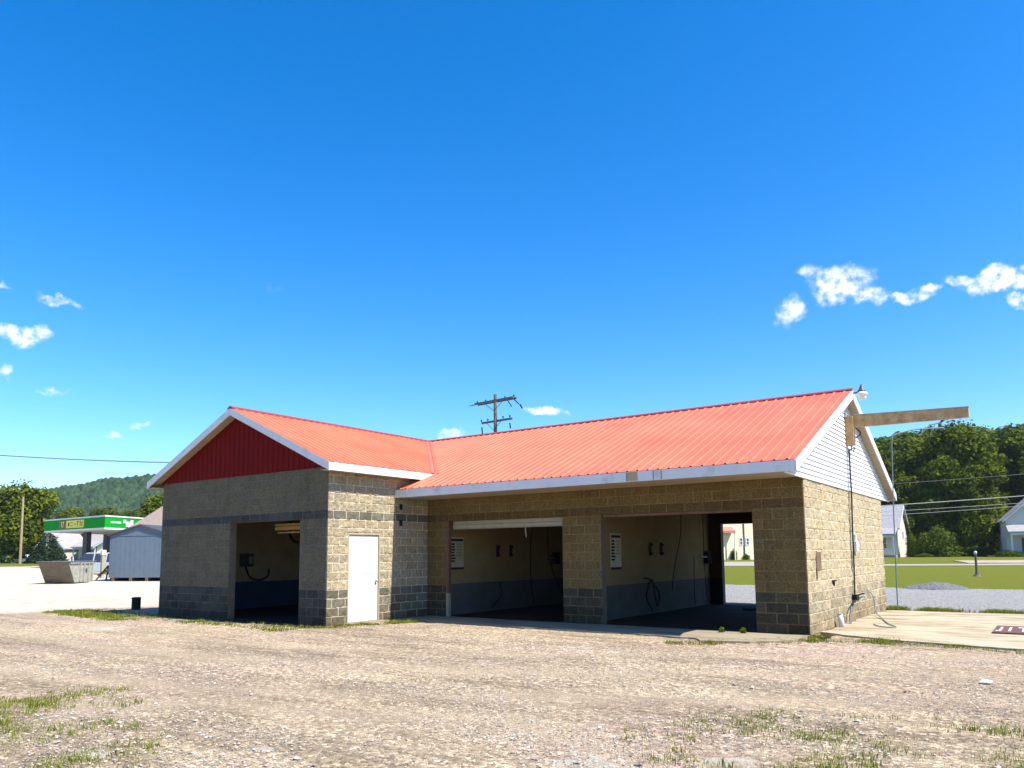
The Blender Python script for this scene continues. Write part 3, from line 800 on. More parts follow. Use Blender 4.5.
# bays: post, rolled-up door, openings
part('jamb_post', M['brownwood'], lambda b: b.box(-9.028, -8.94, -.012, .085, .6, 2.455))
part('jamb_post', M['paleboard'], lambda b: b.box(-9.026, -8.942, -.010, .083, .012, .598))
gd = part('garage_door', M['paleboard'], lambda b: (b.box(-8.93, -5.50, .16, .20, 2.36, 2.452), b.box(-8.93, -5.50, .145, .20, 2.262, 2.352), b.box(-8.93, -5.50, .155, .20, 2.243, 2.256)))
gd['label'] = 'rolled up pale garage door'
part('pull_cord', M['paleboard'], lambda b: b.tube([(-6.62, .15, 2.25), (-6.62, .15, 2.13), (-6.60, .15, 2.0)], .014, 6), gd)
part('bay_header', M['brownwood'], lambda b: b.box(-4.42, -1.03, .06, .14, 2.40, 2.455))
part('garage_door', M['paleboard'], lambda b: (b.box(-9.1, -5.2, D_ - .26, D_ - .21, .02, 2.4)))
part('garage_door', mat('yellowed door panel', (.34, .25, .10), .6), lambda b: (b.box(-13.05, -11.0, -2.3, -2.26, 2.27, 2.37), b.box(-13.05, -11.0, -2.3, -2.25, 2.385, 2.44), b.box(-12.95, -11.0, -2.29, -2.26, 2.19, 2.225)))
def vent(y, z):
    v = part('wall_vent', M['dark'], lambda b: b.box(-L_ + .012, -L_ + .024, y - .05, y + .05, z - .075, z + .075))
vent(-1.03, 2.81); vent(-1.03, 2.40)
part('wall_recess', M['brownwood'], lambda b: (b.box(.018, .028, .66, .98, 1.22, 1.58), b.box(.018, .030, .60, .66, 1.05, 1.60)))
part('wall_bracket', M['dark'], lambda b: (b.box(.02, .06, 1.80, 2.05, .965, .99), b.box(.02, .05, 1.9, 1.93, .87, .965)))

# ------------------------------------------------------------------ things fixed on or standing in the car wash
def wash_sign(x, y0, y1, z0, z1, label):
    t_ = thing('wall_sign', label, 'sign', (x, (y0 + y1) / 2, z0))
    hw = (y1 - y0) / 2; h = z1 - z0
    part('board', mat('sign board', (.40, .35, .24), .5), lambda b: b.box(0, .014, -hw, hw, 0, h), t_)
    def ink(b):
        b.box(.0145, .017, -hw, hw, .0, .055); b.box(.0145, .017, -hw + .04, hw - .03, h - .11, h - .05)
        rr = random.Random(3)
        for k in range(7):
            z = h - .19 - k * .075
            b.box(.0145, .017, -hw + .04, -hw + .04 + .15 + rr.uniform(0, .05), z - .022, z + .022)
            if k < 5: b.box(.0145, .017, -hw + .28, hw - .05 - rr.uniform(0, .06), z - .006, z + .006)
    part('lettering', M['dark'], ink, t_)
wash_sign(-9.19, .31, .89, 1.2, 2.06, 'pale sign board of dark lines in the bay with the rolled door')
wash_sign(-4.89, 1.22, 1.77, 1.2, 2.08, 'pale sign board of dark lines in the drive through bay')

def curve(pts, n=8):
    """smooth a polyline (Catmull-Rom)"""
    P = [Vector(p) for p in pts]; P = [P[0] * 2 - P[1]] + P + [P[-1] * 2 - P[-2]]; out = []
    for k in range(1, len(P) - 2):
        for s in range(n):
            t = s / n; a, b_, c, d = P[k - 1:k + 3]
            out.append(.5 * ((2 * b_) + (c - a) * t + (2 * a - 5 * b_ + 4 * c - d) * t * t + (3 * b_ - a - 3 * c + d) * t ** 3))
    out.append(P[-2]); return out

def hose(pts, label, r=.012, mt='dark', name='hose', cat='hose', group=None):
    b = MB(); b.tube(curve(pts), r, 7); o = b.build(name, M[mt], smooth=True)
    return tag(o, label, cat, group)
def clip(x, y, z, label):
    b = MB(); b.box(x, x + .03, y - .06, y + .06, z - .17, z + .17); b.box(x + .03, x + .09, y - .03, y + .03, z - .15, z - .09); b.box(x + .03, x + .09, y - .03, y + .03, z + .08, z + .14)
    return tag(b.build('mat_clip', M['dark'], bevel=.006), label, 'clip')
clip(-9.19, 2.43, 1.69, 'left of two dark mat clips on the wall in the bay with the rolled door')
clip(-9.19, 3.07, 1.69, 'right of two dark mat clips on the wall in the bay with the rolled door')
clip(-4.89, 3.43, 1.70, 'left of two dark mat clips on the wall of the drive through bay')
clip(-4.89, 4.11, 1.70, 'right of two dark mat clips on the wall of the drive through bay')
def holder(x, y, z, label):
    t_ = thing('hose_box', label, 'wall box', (x, y, z))
    part('box', M['dark'], lambda b: b.box(0, .14, -.16, .16, -.2, .17), t_, bevel=.01)
    part('arm', M['steel'], lambda b: b.tube([(.1, -.16, 0), (.12, -.6, .0), (.12, -.66, .06)], .018, 8), t_)
holder(-4.89, 7.35, 1.46, 'small black box with a steel arm near the back of the drive through bay')
holder(-9.19, 5.45, 1.46, 'small black box with a steel arm in the bay with the rolled door')
hose([(-4.80, 5.3, 2.85), (-4.78, 5.25, 2.2), (-4.8, 4.9, 1.4), (-4.8, 4.65, .85), (-4.75, 4.5, .55)], 'dark hose slanting down the wall of the drive through bay')
hose([(-4.80, 4.1, 2.75), (-4.72, 5.0, 2.84), (-4.75, 6.5, 2.82), (-4.8, 6.95, 2.7), (-4.8, 7.0, 1.4), (-4.8, 7.1, .3), (-4.7, 7.2, .05)], 'dark hose hanging from the ceiling boom at the bay back')
hose([(-4.8, 6.2, 1.46), (-4.78, 6.15, 1.3), (-4.78, 6.1, .7), (-4.78, 6.15, .1)], 'short dark hose hanging from the steel arm')
hose([(-4.75, 2.75, .95), (-4.7, 3.0, .9), (-4.6, 3.3, .55), (-4.6, 3.15, .25), (-4.65, 3.0, .9), (-4.72, 2.8, .5), (-4.7, 3.1, .1)], 'tangled dark hose against the low grey wall of the drive through bay', .022)
hose([(-9.1, 4.2, 2.85), (-9.1, 4.0, 1.8), (-9.12, 4.05, .7), (-9.05, 4.1, .1)], 'thin dark hose down the middle of the wall behind the rolled door')
hose([(-9.1, 5.0, 2.85), (-9.1, 4.95, 1.9), (-9.1, 5.2, 1.1), (-9.0, 5.6, .3)], 'thin dark hose beside the black box behind the rolled door')
hose([(-9.0, 2.3, .8), (-8.9, 2.2, .45), (-8.9, 1.8, .15)], 'dark hose end propped on the grey wall of the left wash bay', .02)
hose([(-3.2, 5.6, .04), (-2.4, 5.9, .035), (-1.8, 5.2, .04), (-1.3, 5.6, .04), (-1.7, 6.1, .05), (-2.3, 5.5, .04), (-1.2, 4.9, .03)], 'black hose lying coiled on the drive through bay floor', .025)
# wing bay fittings
t_ = thing('control_box', 'grey electrical control box on the cream wall of the tall bay', 'control box', (XW + .21, -.81, 1.48))
part('box', M['darkgrey'], lambda b: b.box(0, .16, -.2, .2, -.2, .2), t_, bevel=.012)
part('cover', M['steel'], lambda b: b.box(.162, .172, .02, .16, -.12, .12), t_)
hose([(XW + .3, -.85, 1.28), (XW + .3, -.7, .98), (XW + .3, -.35, .86), (XW + .3, -.05, .98), (XW + .3, 0, 1.2)], 'black hose looping below the control box', .028)
hose([(XW + 1.2, .1, 2.9), (XW + 1.2, .05, 2.3), (XW + 1.25, .2, 2.05), (XW + 1.3, .45, 2.05), (XW + 1.25, .6, 2.4), (XW + 1.2, .6, 2.9)], 'black hose loop hanging from the ceiling of the tall bay', .04)
hose([(XW + 1.4, .9, 2.9), (XW + 1.4, .9, 2.4), (XW + 1.4, 1.15, 2.0), (XW + 1.4, 1.4, 2.3), (XW + 1.4, 1.4, 2.9)], 'second hanging hose loop, beside the door panel of the tall bay', .045)

# beam, lamp, cable and pipes on the end wall
t_ = thing('timber_beam', 'long boxed timber beam sticking out from the white gable', 'beam', (.02, 3.93, 4.4))
part('beam', M['wood'], lambda b: b.add([(.19, -.055, .09), (2.53, -.055, .075), (2.53, .055, .075), (.19, .055, .09), (.19, -.055, .385), (2.53, -.055, .300), (2.53, .055, .300), (.19, .055, .385)],
     [(0, 3, 2, 1), (4, 5, 6, 7), (0, 1, 5, 4), (1, 2, 6, 5), (2, 3, 7, 6), (3, 0, 4, 7)]), t_, bevel=.006)
part('beam_cap', M['white'], lambda b: b.add([(.17, -.06, .389), (2.55, -.06, .304), (2.55, .06, .304), (.17, .06, .389), (.17, -.06, .399), (2.55, -.06, .314), (2.55, .06, .314), (.17, .06, .399)],
     [(0, 3, 2, 1), (4, 5, 6, 7), (0, 1, 5, 4), (1, 2, 6, 5), (2, 3, 7, 6), (3, 0, 4, 7)]), t_)
part('wall_bracket', M['wood'], lambda b: b.box(.012, .188, -.10, .10, -.33, .36), t_, bevel=.006)
part('brace_cable', M['dark'], lambda b: (b.tube(curve([(.20, .07, .1), (.30, .10, -.05), (.12, .14, -.2), (.05, .2, -.42)]), .012, 6), b.tube(curve([(.03, .05, -.45), (.12, .25, -.36), (.05, .45, -.42)]), .012, 6)), t_)
t_ = thing('flood_lamp', 'dark capped round floodlight on the tip of the gable', 'lamp', (.30, 3.93, 5.33))
part('arm', M['darkgrey'], lambda b: b.tube([(-.07, 0, -.02), (.10, 0, .0), (.12, 0, .0)], .02, 8), t_)
part('cap', M['darkgrey'], lambda b: b.cone((.12, 0, -.02), [(.10, 0), (.095, .04), (.055, .08), (.045, .13), (.028, .15), (.024, .18), (.01, .20)], 20), t_, smooth=True)
part('rim', M['white'], lambda b: b.cone((.12, 0, -.09), [(.115, 0), (.13, .03), (.10, .075)], 24), t_, smooth=True)
part('shade', M['lens'], lambda b: b.cone((.12, 0, -.20), [(.07, 0), (.085, .02), (.10, .11), (.10, .13)], 24), t_, smooth=True)

hose([(.05, 4.04, 4.0), (.05, 4.02, 3.4), (.055, 4.0, 2.9), (.05, 3.93, 2.2), (.05, 3.85, 1.2), (.05, 3.76, .55), (.05, 3.75, .42)], 'black cable running straight down the sunlit gable and wall', .017, name='cable', cat='cable')
t_ = thing('outlet_box', 'white weatherproof outlet box on the sunlit wall beside the cable', 'outlet box', (.03, 4.16, 1.74))
part('cover', M['white'], lambda b: b.box(0, .07, -.10, .10, -.16, .10), t_, bevel=.02)
part('conduit', M['white'], lambda b: b.tube([(.03, -.04, .09), (.03, -.05, .24)], .03, 10), t_)
t_ = thing('water_tap', 'black pipe tap with a lever low on the sunlit wall', 'tap', (.04, 3.75, .55))
part('valve', M['dark'], lambda b: (b.box(-.02, .09, -.16, .10, -.07, .06), b.tube([(.05, -.1, -.05), (.05, -.5, -.14), (.05, -.62, -.2)], .022, 8)), t_, bevel=.008)
part('lever', M['dark'], lambda b: b.tube([(.05, .05, .03), (.09, .45, .06), (.09, .62, .05)], .02, 8), t_)
part('downpipe', M['darkgrey'], lambda b: b.tube([(.06, -.62, -.18), (.07, -.82, -.35), (.10, -1.0, -.56)], .024, 8), t_)
hose([(.1, 4.4, .60), (.12, 5.0, .62), (.15, 5.35, .45), (.22, 5.2, .12), (.5, 4.3, .045), (.85, 3.0, .04), (1.1, 2.35, .04), (1.05, 2.15, .04), (.8, 2.3, .04), (.6, 2.75, .04)], 'thin green hose drooping from the tap onto the concrete pad', .011, 'bluesteel')
t_ = thing('pipe_stub', 'short white plastic pipe stub at the foot of the end wall', 'pipe', (.14, 1.95, 0))
part('pipe', M['white'], lambda b: b.tube([(0, 0, -.02), (-.01, .0, .15), (-.03, -.03, .27)], .055, 14), t_, smooth=True)
part('socket', M['darkgrey'], lambda b: b.tube([(-.03, -.03, .262), (-.033, -.034, .275)], .04, 14), t_)

# free standing boom behind the corner
t_ = thing('hose_boom', 'thin blue steel mast with a bent hose arm behind the building corner', 'mast', (.20, 8.35, 0))
def arm_pt(l, z): return (.10 + l * R.x * .97, .07 + l * R.y * .97, z + .34)
part('mast', M['bluesteel'], lambda b: b.tube([(0, 0, -.1), (.04, .03, 2.5), (.10, .07, 4.74)], .017, 8, .015), t_)
part('boom_arm', M['bluesteel'], lambda b: (b.tube(curve([arm_pt(0, 4.36), arm_pt(.05, 4.5), arm_pt(.35, 4.60), arm_pt(.75, 4.68), arm_pt(1.1, 4.70), arm_pt(1.55, 4.72)]), .02, 8),
     b.tube([arm_pt(.6, 4.64), arm_pt(.82, 4.50), arm_pt(1.15, 4.80), arm_pt(1.45, 4.86)], .018, 6)), t_)

# rusty plate with pale marks on the pad
t_ = thing('drain_plate', 'rusty brown drain plate with white painted marks on the concrete pad', 'drain plate', (2.86, 2.6, .024))
part('plate', M['rust'], lambda b: (b.box(-.06, .95, -.62, .95, 0, .028), ), t_, bevel=.004)
def marks(b):
    for k, (x0, sh) in enumerate(((.05, 0), (.20, 1), (.42, 2), (.62, 1), (.80, 0))):
        b.box(x0 - .02, x0 + .02, -.3, .55, .029, .032)
        if sh == 0: b.box(x0 - .07, x0 - .025, -.35, -.2, .029, .032)
        if sh == 2: b.box(x0 - .1, x0 - .025, .45, .6, .029, .032)
part('mark', M['white'], marks, t_)

t_ = thing('stub_post', 'short dark stub post in the grass by the far corner', 'stub post', (-19.4, -2.55, 0))
part('stub', M['dark'], lambda b: b.cone((0, 0, -.05), [(.13, 0), (.128, .34), (.125, .37)], 18), t_)
part('lid', M['dark'], lambda b: b.cone((0, 0, .322), [(.14, 0), (.14, .03), (.10, .045)], 18), t_)

# post in the lawn
t_ = thing('lawn_post', 'short dark post with a pale top alone in the lawn', 'post', (.10, 35.2, .13))
part('shaft', M['darkgrey'], lambda b: b.tube([(0, 0, -.1), (0, 0, 1.28)], .06, 10), t_)
part('top', M['white'], lambda b: b.cone((0, 0, 1.24), [(.075, 0), (.078, .14), (.06, .18)], 12), t_, smooth=True)
part('base', M['darkgrey'], lambda b: b.cone((0, 0, -.05), [(.26, 0), (.20, .10), (.10, .16), (.06, .34)], 12), t_)

# ------------------------------------------------------------------ trees
def crown_mesh(name, lobes, n, leaf, mt, seed, squash=1.0, inner=.55):
    rg = np.random.default_rng(seed)
    lob = np.array(lobes, float); wts = (lob[:, 3] ** 2); wts /= wts.sum()
    pick = rg.choice(len(lob), n, p=wts)
    d = rg.normal(size=(n, 3)); d /= np.linalg.norm(d, axis=1)[:, None]
    rad = inner + (1 - inner) * rg.random(n) ** .5
    # bumpy shell so that the outline is uneven
    ph = rg.random(3) * 9
    bump = 1 + .16 * np.sin(d[:, 0] * 7 + ph[0] + pick) * np.sin(d[:, 1] * 6 + ph[1] + pick * 2) + .12 * np.sin(d[:, 2] * 9 + ph[2] + pick)
    r = lob[pick, 3] * rad * bump
    P = lob[pick, :3] + d * r[:, None] * np.array([1, 1, squash])
    nrm = d + rg.normal(size=(n, 3)) * .55 + np.array([0, 0, .35]); nrm /= np.linalg.norm(nrm, axis=1)[:, None]
    t = np.cross(nrm, rg.normal(size=(n, 3))); t /= np.linalg.norm(t, axis=1)[:, None]; bq = np.cross(nrm, t)
    s = leaf * (.6 + .8 * rg.random(n))[:, None]
    V = np.stack([P - t * s, P - bq * s * .55 + nrm * s * .12, P + t * s, P + bq * s * .55 - nrm * s * .12], 1).reshape(-1, 3)
    Fq = np.arange(n * 4).reshape(-1, 4)
    clump = fbm(P[:, 0] / 1.1 + P[:, 1] * .7, P[:, 2] / .9 + P[:, 1] * .5, seed, 2)
    clump = np.clip((clump - .5) * 2.2 + .5, 0, 1)  # contrast raised so leaf colour imitates lit clumps and dark voids
    c = np.repeat(np.clip(.45 * rg.random(n) + .55 * clump, 0, 1), 4)
    return V, Fq, np.stack([c, c, c], -1)

def tree_proto(seed, kind='round', hgt=1.0, wid=1.0, n=9000, leaf=.26, low=.12):
    """unit-free: real metres"""
    rg = random.Random(seed); lobes = []
    if kind == 'round':
        for k in range(26):
            t = rg.random(); z = hgt * (low + .12 + (1 - low - .26) * t); env = wid * (.42 + .62 * math.sin(math.pi * min(1, (t * .80 + .16)))) * .74
            a = rg.random() * 6.283; q = env * math.sqrt(rg.random()) * .95
            lobes.append((q * math.cos(a), q * math.sin(a), z, wid * rg.uniform(.26, .42)))
        lobes.append((0, 0, hgt * .55, wid * .55)); lobes.append((0, 0, hgt * .82, wid * .34))
    else:
        for k in range(16):
            t = k / 15; z = hgt * (.08 + .88 * t); rr = wid * (1 - t) ** .85 + .08
            for a in np.linspace(0, 6.283, max(2, int(9 * (1 - t))) + 1)[:-1]:
                a += rg.random(); lobes.append((rr * .7 * math.cos(a), rr * .7 * math.sin(a), z - rr * .18, max(.12, rr * .36)))
    return lobes

def trunk(hgt, wid, seed):
    rg = random.Random(seed); b = MB()
    b.tube(curve([(0, 0, -.3), (rg.uniform(-.1, .1), rg.uniform(-.1, .1), hgt * .2), (rg.uniform(-.25, .25), rg.uniform(-.25, .25), hgt * .45), (rg.uniform(-.3, .3), rg.uniform(-.3, .3), hgt * .8)], 4), .022 * hgt, 8, .004 * hgt)
    for k in range(7):
        a = rg.random() * 6.283; z = hgt * rg.uniform(.22, .6); l = wid * rg.uniform(.5, .8)
        b.tube(curve([(0, 0, z), (l * .4 * math.cos(a), l * .4 * math.sin(a), z + hgt * .07), (l * math.cos(a), l * math.sin(a), z + hgt * .17)], 4), .008 * hgt, 6, .002 * hgt)
    return b

PROTO = {}
def tree(key, loc, hgt, wid, label, mt='leaf', kind='round', n=9000, leaf=.26, low=.12, group=None, name='broadleaf_tree', rz=0.0, cat='tree', trunk_on=True):
    t_ = thing(name, label, cat, loc, rz, group)
    if key in PROTO:
        V0, h0, w0, tm = PROTO[key]
        c = bpy.data.objects.new('crown', V0); COL.objects.link(c); c.parent = t_
        c.scale = (wid / w0, wid / w0, hgt / h0)
        if trunk_on:
            k = bpy.data.objects.new('trunk', tm); COL.objects.link(k); k.parent = t_; k.scale = c.scale
        return t_
    lobes = tree_proto(hash(key) % 1000 if isinstance(key, int) else sum(map(ord, key)), kind, hgt, wid, low=low)
    V, Fq, cc = crown_mesh('crown', lobes, n, leaf, M[mt], sum(map(ord, str(key))), inner=.5)
    c = np_mesh('crown', V, Fq, M[mt], t_, cc)
    tm = None
    if trunk_on:
        k = trunk(hgt, wid, 3).build('trunk', M['bark'], t_, smooth=True); tm = k.data
    PROTO[key] = (c.data, hgt, wid, tm)
    return t_

gR = 'big trees behind the lawn on the right'
TR = [[-7.18, 114.31, 0.8, 20.5, 6.6, 'tallest broad tree straight behind the round bush', 'a'], [-12.81, 117.67, 0.8, 18.1, 5.4, 'tall tree between the porch house and the tallest tree', 'b'],
      [-2.47, 127.46, 0.8, 20.2, 6.3, 'tall tree just left of the grey house roof', 'c'], [-17.81, 122.71, 0.8, 18.3, 4.9, 'tree rising just behind the porch house roof', 'a'],
      [-8.85, 105.77, 0.8, 14.6, 4.2, 'lower dark tree close behind the round bush', 'b'], [2.34, 124.74, 0.8, 19.0, 6.8, 'wide tree above the grey house at the frame edge', 'a'],
      [-4.09, 105.46, 0.8, 13.3, 4.3, 'lower leafy tree behind the lawn post', 'c'], [-20.51, 145.31, 0.8, 23.6, 7.6, 'far tree peeping over the beam beside the gable', 'b'],
      [-15.27, 155.16, 0.8, 24.8, 7.1, 'far treetop under the middle of the beam', 'c'], [-23.85, 136.81, 0.8, 21.8, 7.0, 'far tree hidden behind the white gable edge', 'a'],
      [-2.95, 163.91, 0.8, 25.8, 7.9, 'far treetop at the upper right of the woods', 'b'], [-13.12, 105.19, 0.8, 12.3, 3.7, 'low tree against the porch house wall', 'c'],
      [-10.9, 168.07, 0.8, 27.1, 8.3, 'far treetop past the tip of the beam', 'a']]
for k, (x, y, z, h, wd, lab, key) in enumerate(TR):
    tree('big' + key, (x, y, z - .2), h, wd * 1.12, lab, 'leaf', n=16000, leaf=.30, low=-.06, group=gR, rz=k * 1.7)
# left
tree('big_left', (-140.34, 41.89, .6), 13.6, 8.0, 'huge dome shaped tree at the left edge', 'leaf', n=16000, leaf=.32, low=-.05, rz=.5)
tree('spruce', (-121.21, 38.3, .6), 6.2, 2.9, 'dark spruce with layered boughs before the dome shaped tree', 'leafdark', 'cone', 7000, .17, name='spruce_tree')
tree('spruce', (-152.61, 57.71, .6), 9.9, 2.0, 'slim dark spruce top above the green canopy', name='spruce_tree', rz=1.0)
tree('light', (-87.41, 36.54, .6), 9.9, 2.6, 'bright green tree against the red gable corner', 'leaflight', n=6000, leaf=.2)
for q, lab in (([-195.98, 75.99, 0.8, 11.2, 4.2], 'rounded tree behind the canopy column'), ([-200.52, 85.02, 0.8, 14.4, 6.3], 'wide tree behind the canopy corner'), ([-194.12, 89.57, 0.8, 13.8, 6.3], 'wide tree behind the canopy right of its corner'),
               ([-152.8, 39.18, 0.8, 12.6, 6.3], 'tree cut by the left frame edge'), ([-217.91, 84.94, 0.8, 15.4, 6.0], 'tree between the dome shaped tree and the canopy'), ([-176, 92, .8, 14, 6], 'tree behind the grey shed roof')):
    x, y, z, h, wd = q
    tree('bigb', (x, y, z - .2), h, wd, lab, rz=x, group='trees behind the gas station')
tree('bush', (-8.41, 96.27, .7), 4.0, 2.9, 'round light green bush on the lawn before the dark woods', 'leaflight', n=6000, leaf=.13, low=-.1, name='bush', cat='bush')
tree('bush', (-4.61, 101.42, .7), 1.8, 1.8, 'small shrub in the shade right of the round bush', name='bush', cat='bush', rz=2)
tree('bush', (-.6, 93.6, .6), 1.0, 2.0, 'low pale shrub at the foot of the grey house', name='bush', cat='bush', rz=1)
tree('bush', (-11.6, 95.3, .7), 3.3, .9, 'narrow shrub against the porch house gable', name='bush', cat='bush', rz=4)
tree('bush', (-9.9, 93.5, .6), .7, 1.2, 'low shrub left of the round bush foot', name='bush', cat='bush', rz=5)

# ------------------------------------------------------------------ wooded hills (terrain)
def woods_mat(name, c1, c2):
    return leaf_mat(name, c1, c2, .0)
hill_mat = woods_mat('wooded hillside', (.018, .042, .014), (.044, .080, .028))
def wooded_hill(name, ridge, depth, cell, crown, seed, mt, base=-3.0):
    """ridge: [(x, y, z)], slope falls towards the camera over depth metres"""
    P = np.array(ridge, float); seg = np.r_[0, np.cumsum(np.hypot(*(P[1:, :2] - P[:-1, :2]).T))]
    S = np.arange(0, seg[-1], cell); T = np.arange(-depth * .35, depth, cell)
    rx, ry, rz_ = [np.interp(S, seg, P[:, k]) for k in range(3)]
    rz_ = rz_ + (fbm(S / 60, S * 0, seed) - .5) * 6
    dx, dy = CAM[0] - rx.mean(), CAM[1] - ry.mean(); l = math.hypot(dx, dy); dx, dy = dx / l, dy / l
    Sx, Tt = np.meshgrid(S, T, indexing='ij')
    X = rx[:, None] + dx * Tt; Y = ry[:, None] + dy * Tt
    f = np.where(Tt > 0, .5 + .5 * np.cos(np.pi * np.clip(Tt / depth, 0, 1)), 1 - (Tt / depth) ** 2 * 2)
    Z = base + (rz_[:, None] - base) * f + (fbm(X / 45, Y / 45, seed + 3) - .5) * 9
    # tree crowns as domes on a jittered lattice
    best = np.zeros_like(X); tone = np.zeros_like(X)
    gx, gy = np.floor(X / crown), np.floor(Y / crown)
    for ax in (-1, 0, 1):
        for ay in (-1, 0, 1):
            cx_, cy_ = gx + ax, gy + ay
            px = (cx_ + .15 + .7 * _h(cx_, cy_, seed)) * crown; py = (cy_ + .15 + .7 * _h(cx_, cy_, seed + 1)) * crown
            rr = crown * (.55 + .35 * _h(cx_, cy_, seed + 2)); hh = crown * (.7 + .7 * _h(cx_, cy_, seed + 5))
            d2 = ((X - px) ** 2 + (Y - py) ** 2) / rr ** 2
            hgt = np.sqrt(np.clip(1 - d2, 0, 1)) * hh
            up = hgt > best; best = np.where(up, hgt, best); tone = np.where(up, _h(cx_, cy_, seed + 7), tone)
    Z = Z + best + (vn(X * .9, Y * .9, seed + 6) - .5) * 1.2 + (vn(X * 2.3, Y * 2.3, seed + 8) - .5) * .9
    V = np.stack([X, Y, Z], -1).reshape(-1, 3); n, k = X.shape
    i, j = np.meshgrid(np.arange(n - 1), np.arange(k - 1), indexing='ij'); q = i * k + j
    c = np.repeat(tone.reshape(-1, 1), 3, 1)
    return tag(np_mesh(name, V, np.stack([q, q + k, q + k + 1, q + 1], -1).reshape(-1, 4), mt, col=c), kind='structure')
def cone_dir(px, z, D):
    """direction taken from the surveyed bearings"""
    dx = F.x + R.x * (px - 515) / 759.8; dy = F.y + R.y * (px - 515) / 759.8; l = math.hypot(dx, dy)
    fl = math.hypot(F.x, F.y)
    k = D / ((dx * F.x + dy * F.y) / fl)
    return (CAM[0] + dx * k, CAM[1] + dy * k, z)
HL = [cone_dir(-420, 40, 800), cone_dir(-120, 62, 800), cone_dir(0, 66, 800), cone_dir(50, 66, 800), cone_dir(75, 72, 800), cone_dir(105, 80, 800), cone_dir(135, 83, 800), cone_dir(165, 81, 800), cone_dir(240, 60, 800), cone_dir(360, 20, 800)]
wooded_hill('hills', HL, 330, 1.25, 5.2, 21, hill_mat)
HR = [cone_dir(800, 30, 330), cone_dir(870, 42, 330), cone_dir(910, 46, 330), cone_dir(960, 49, 330), cone_dir(1010, 51, 330), cone_dir(1080, 56, 330), cone_dir(1250, 52, 330)]
wooded_hill('hills', HR, 150, .75, 3.6, 33, woods_mat('wooded slope', (.020, .045, .005), (.055, .085, .010)), 2)

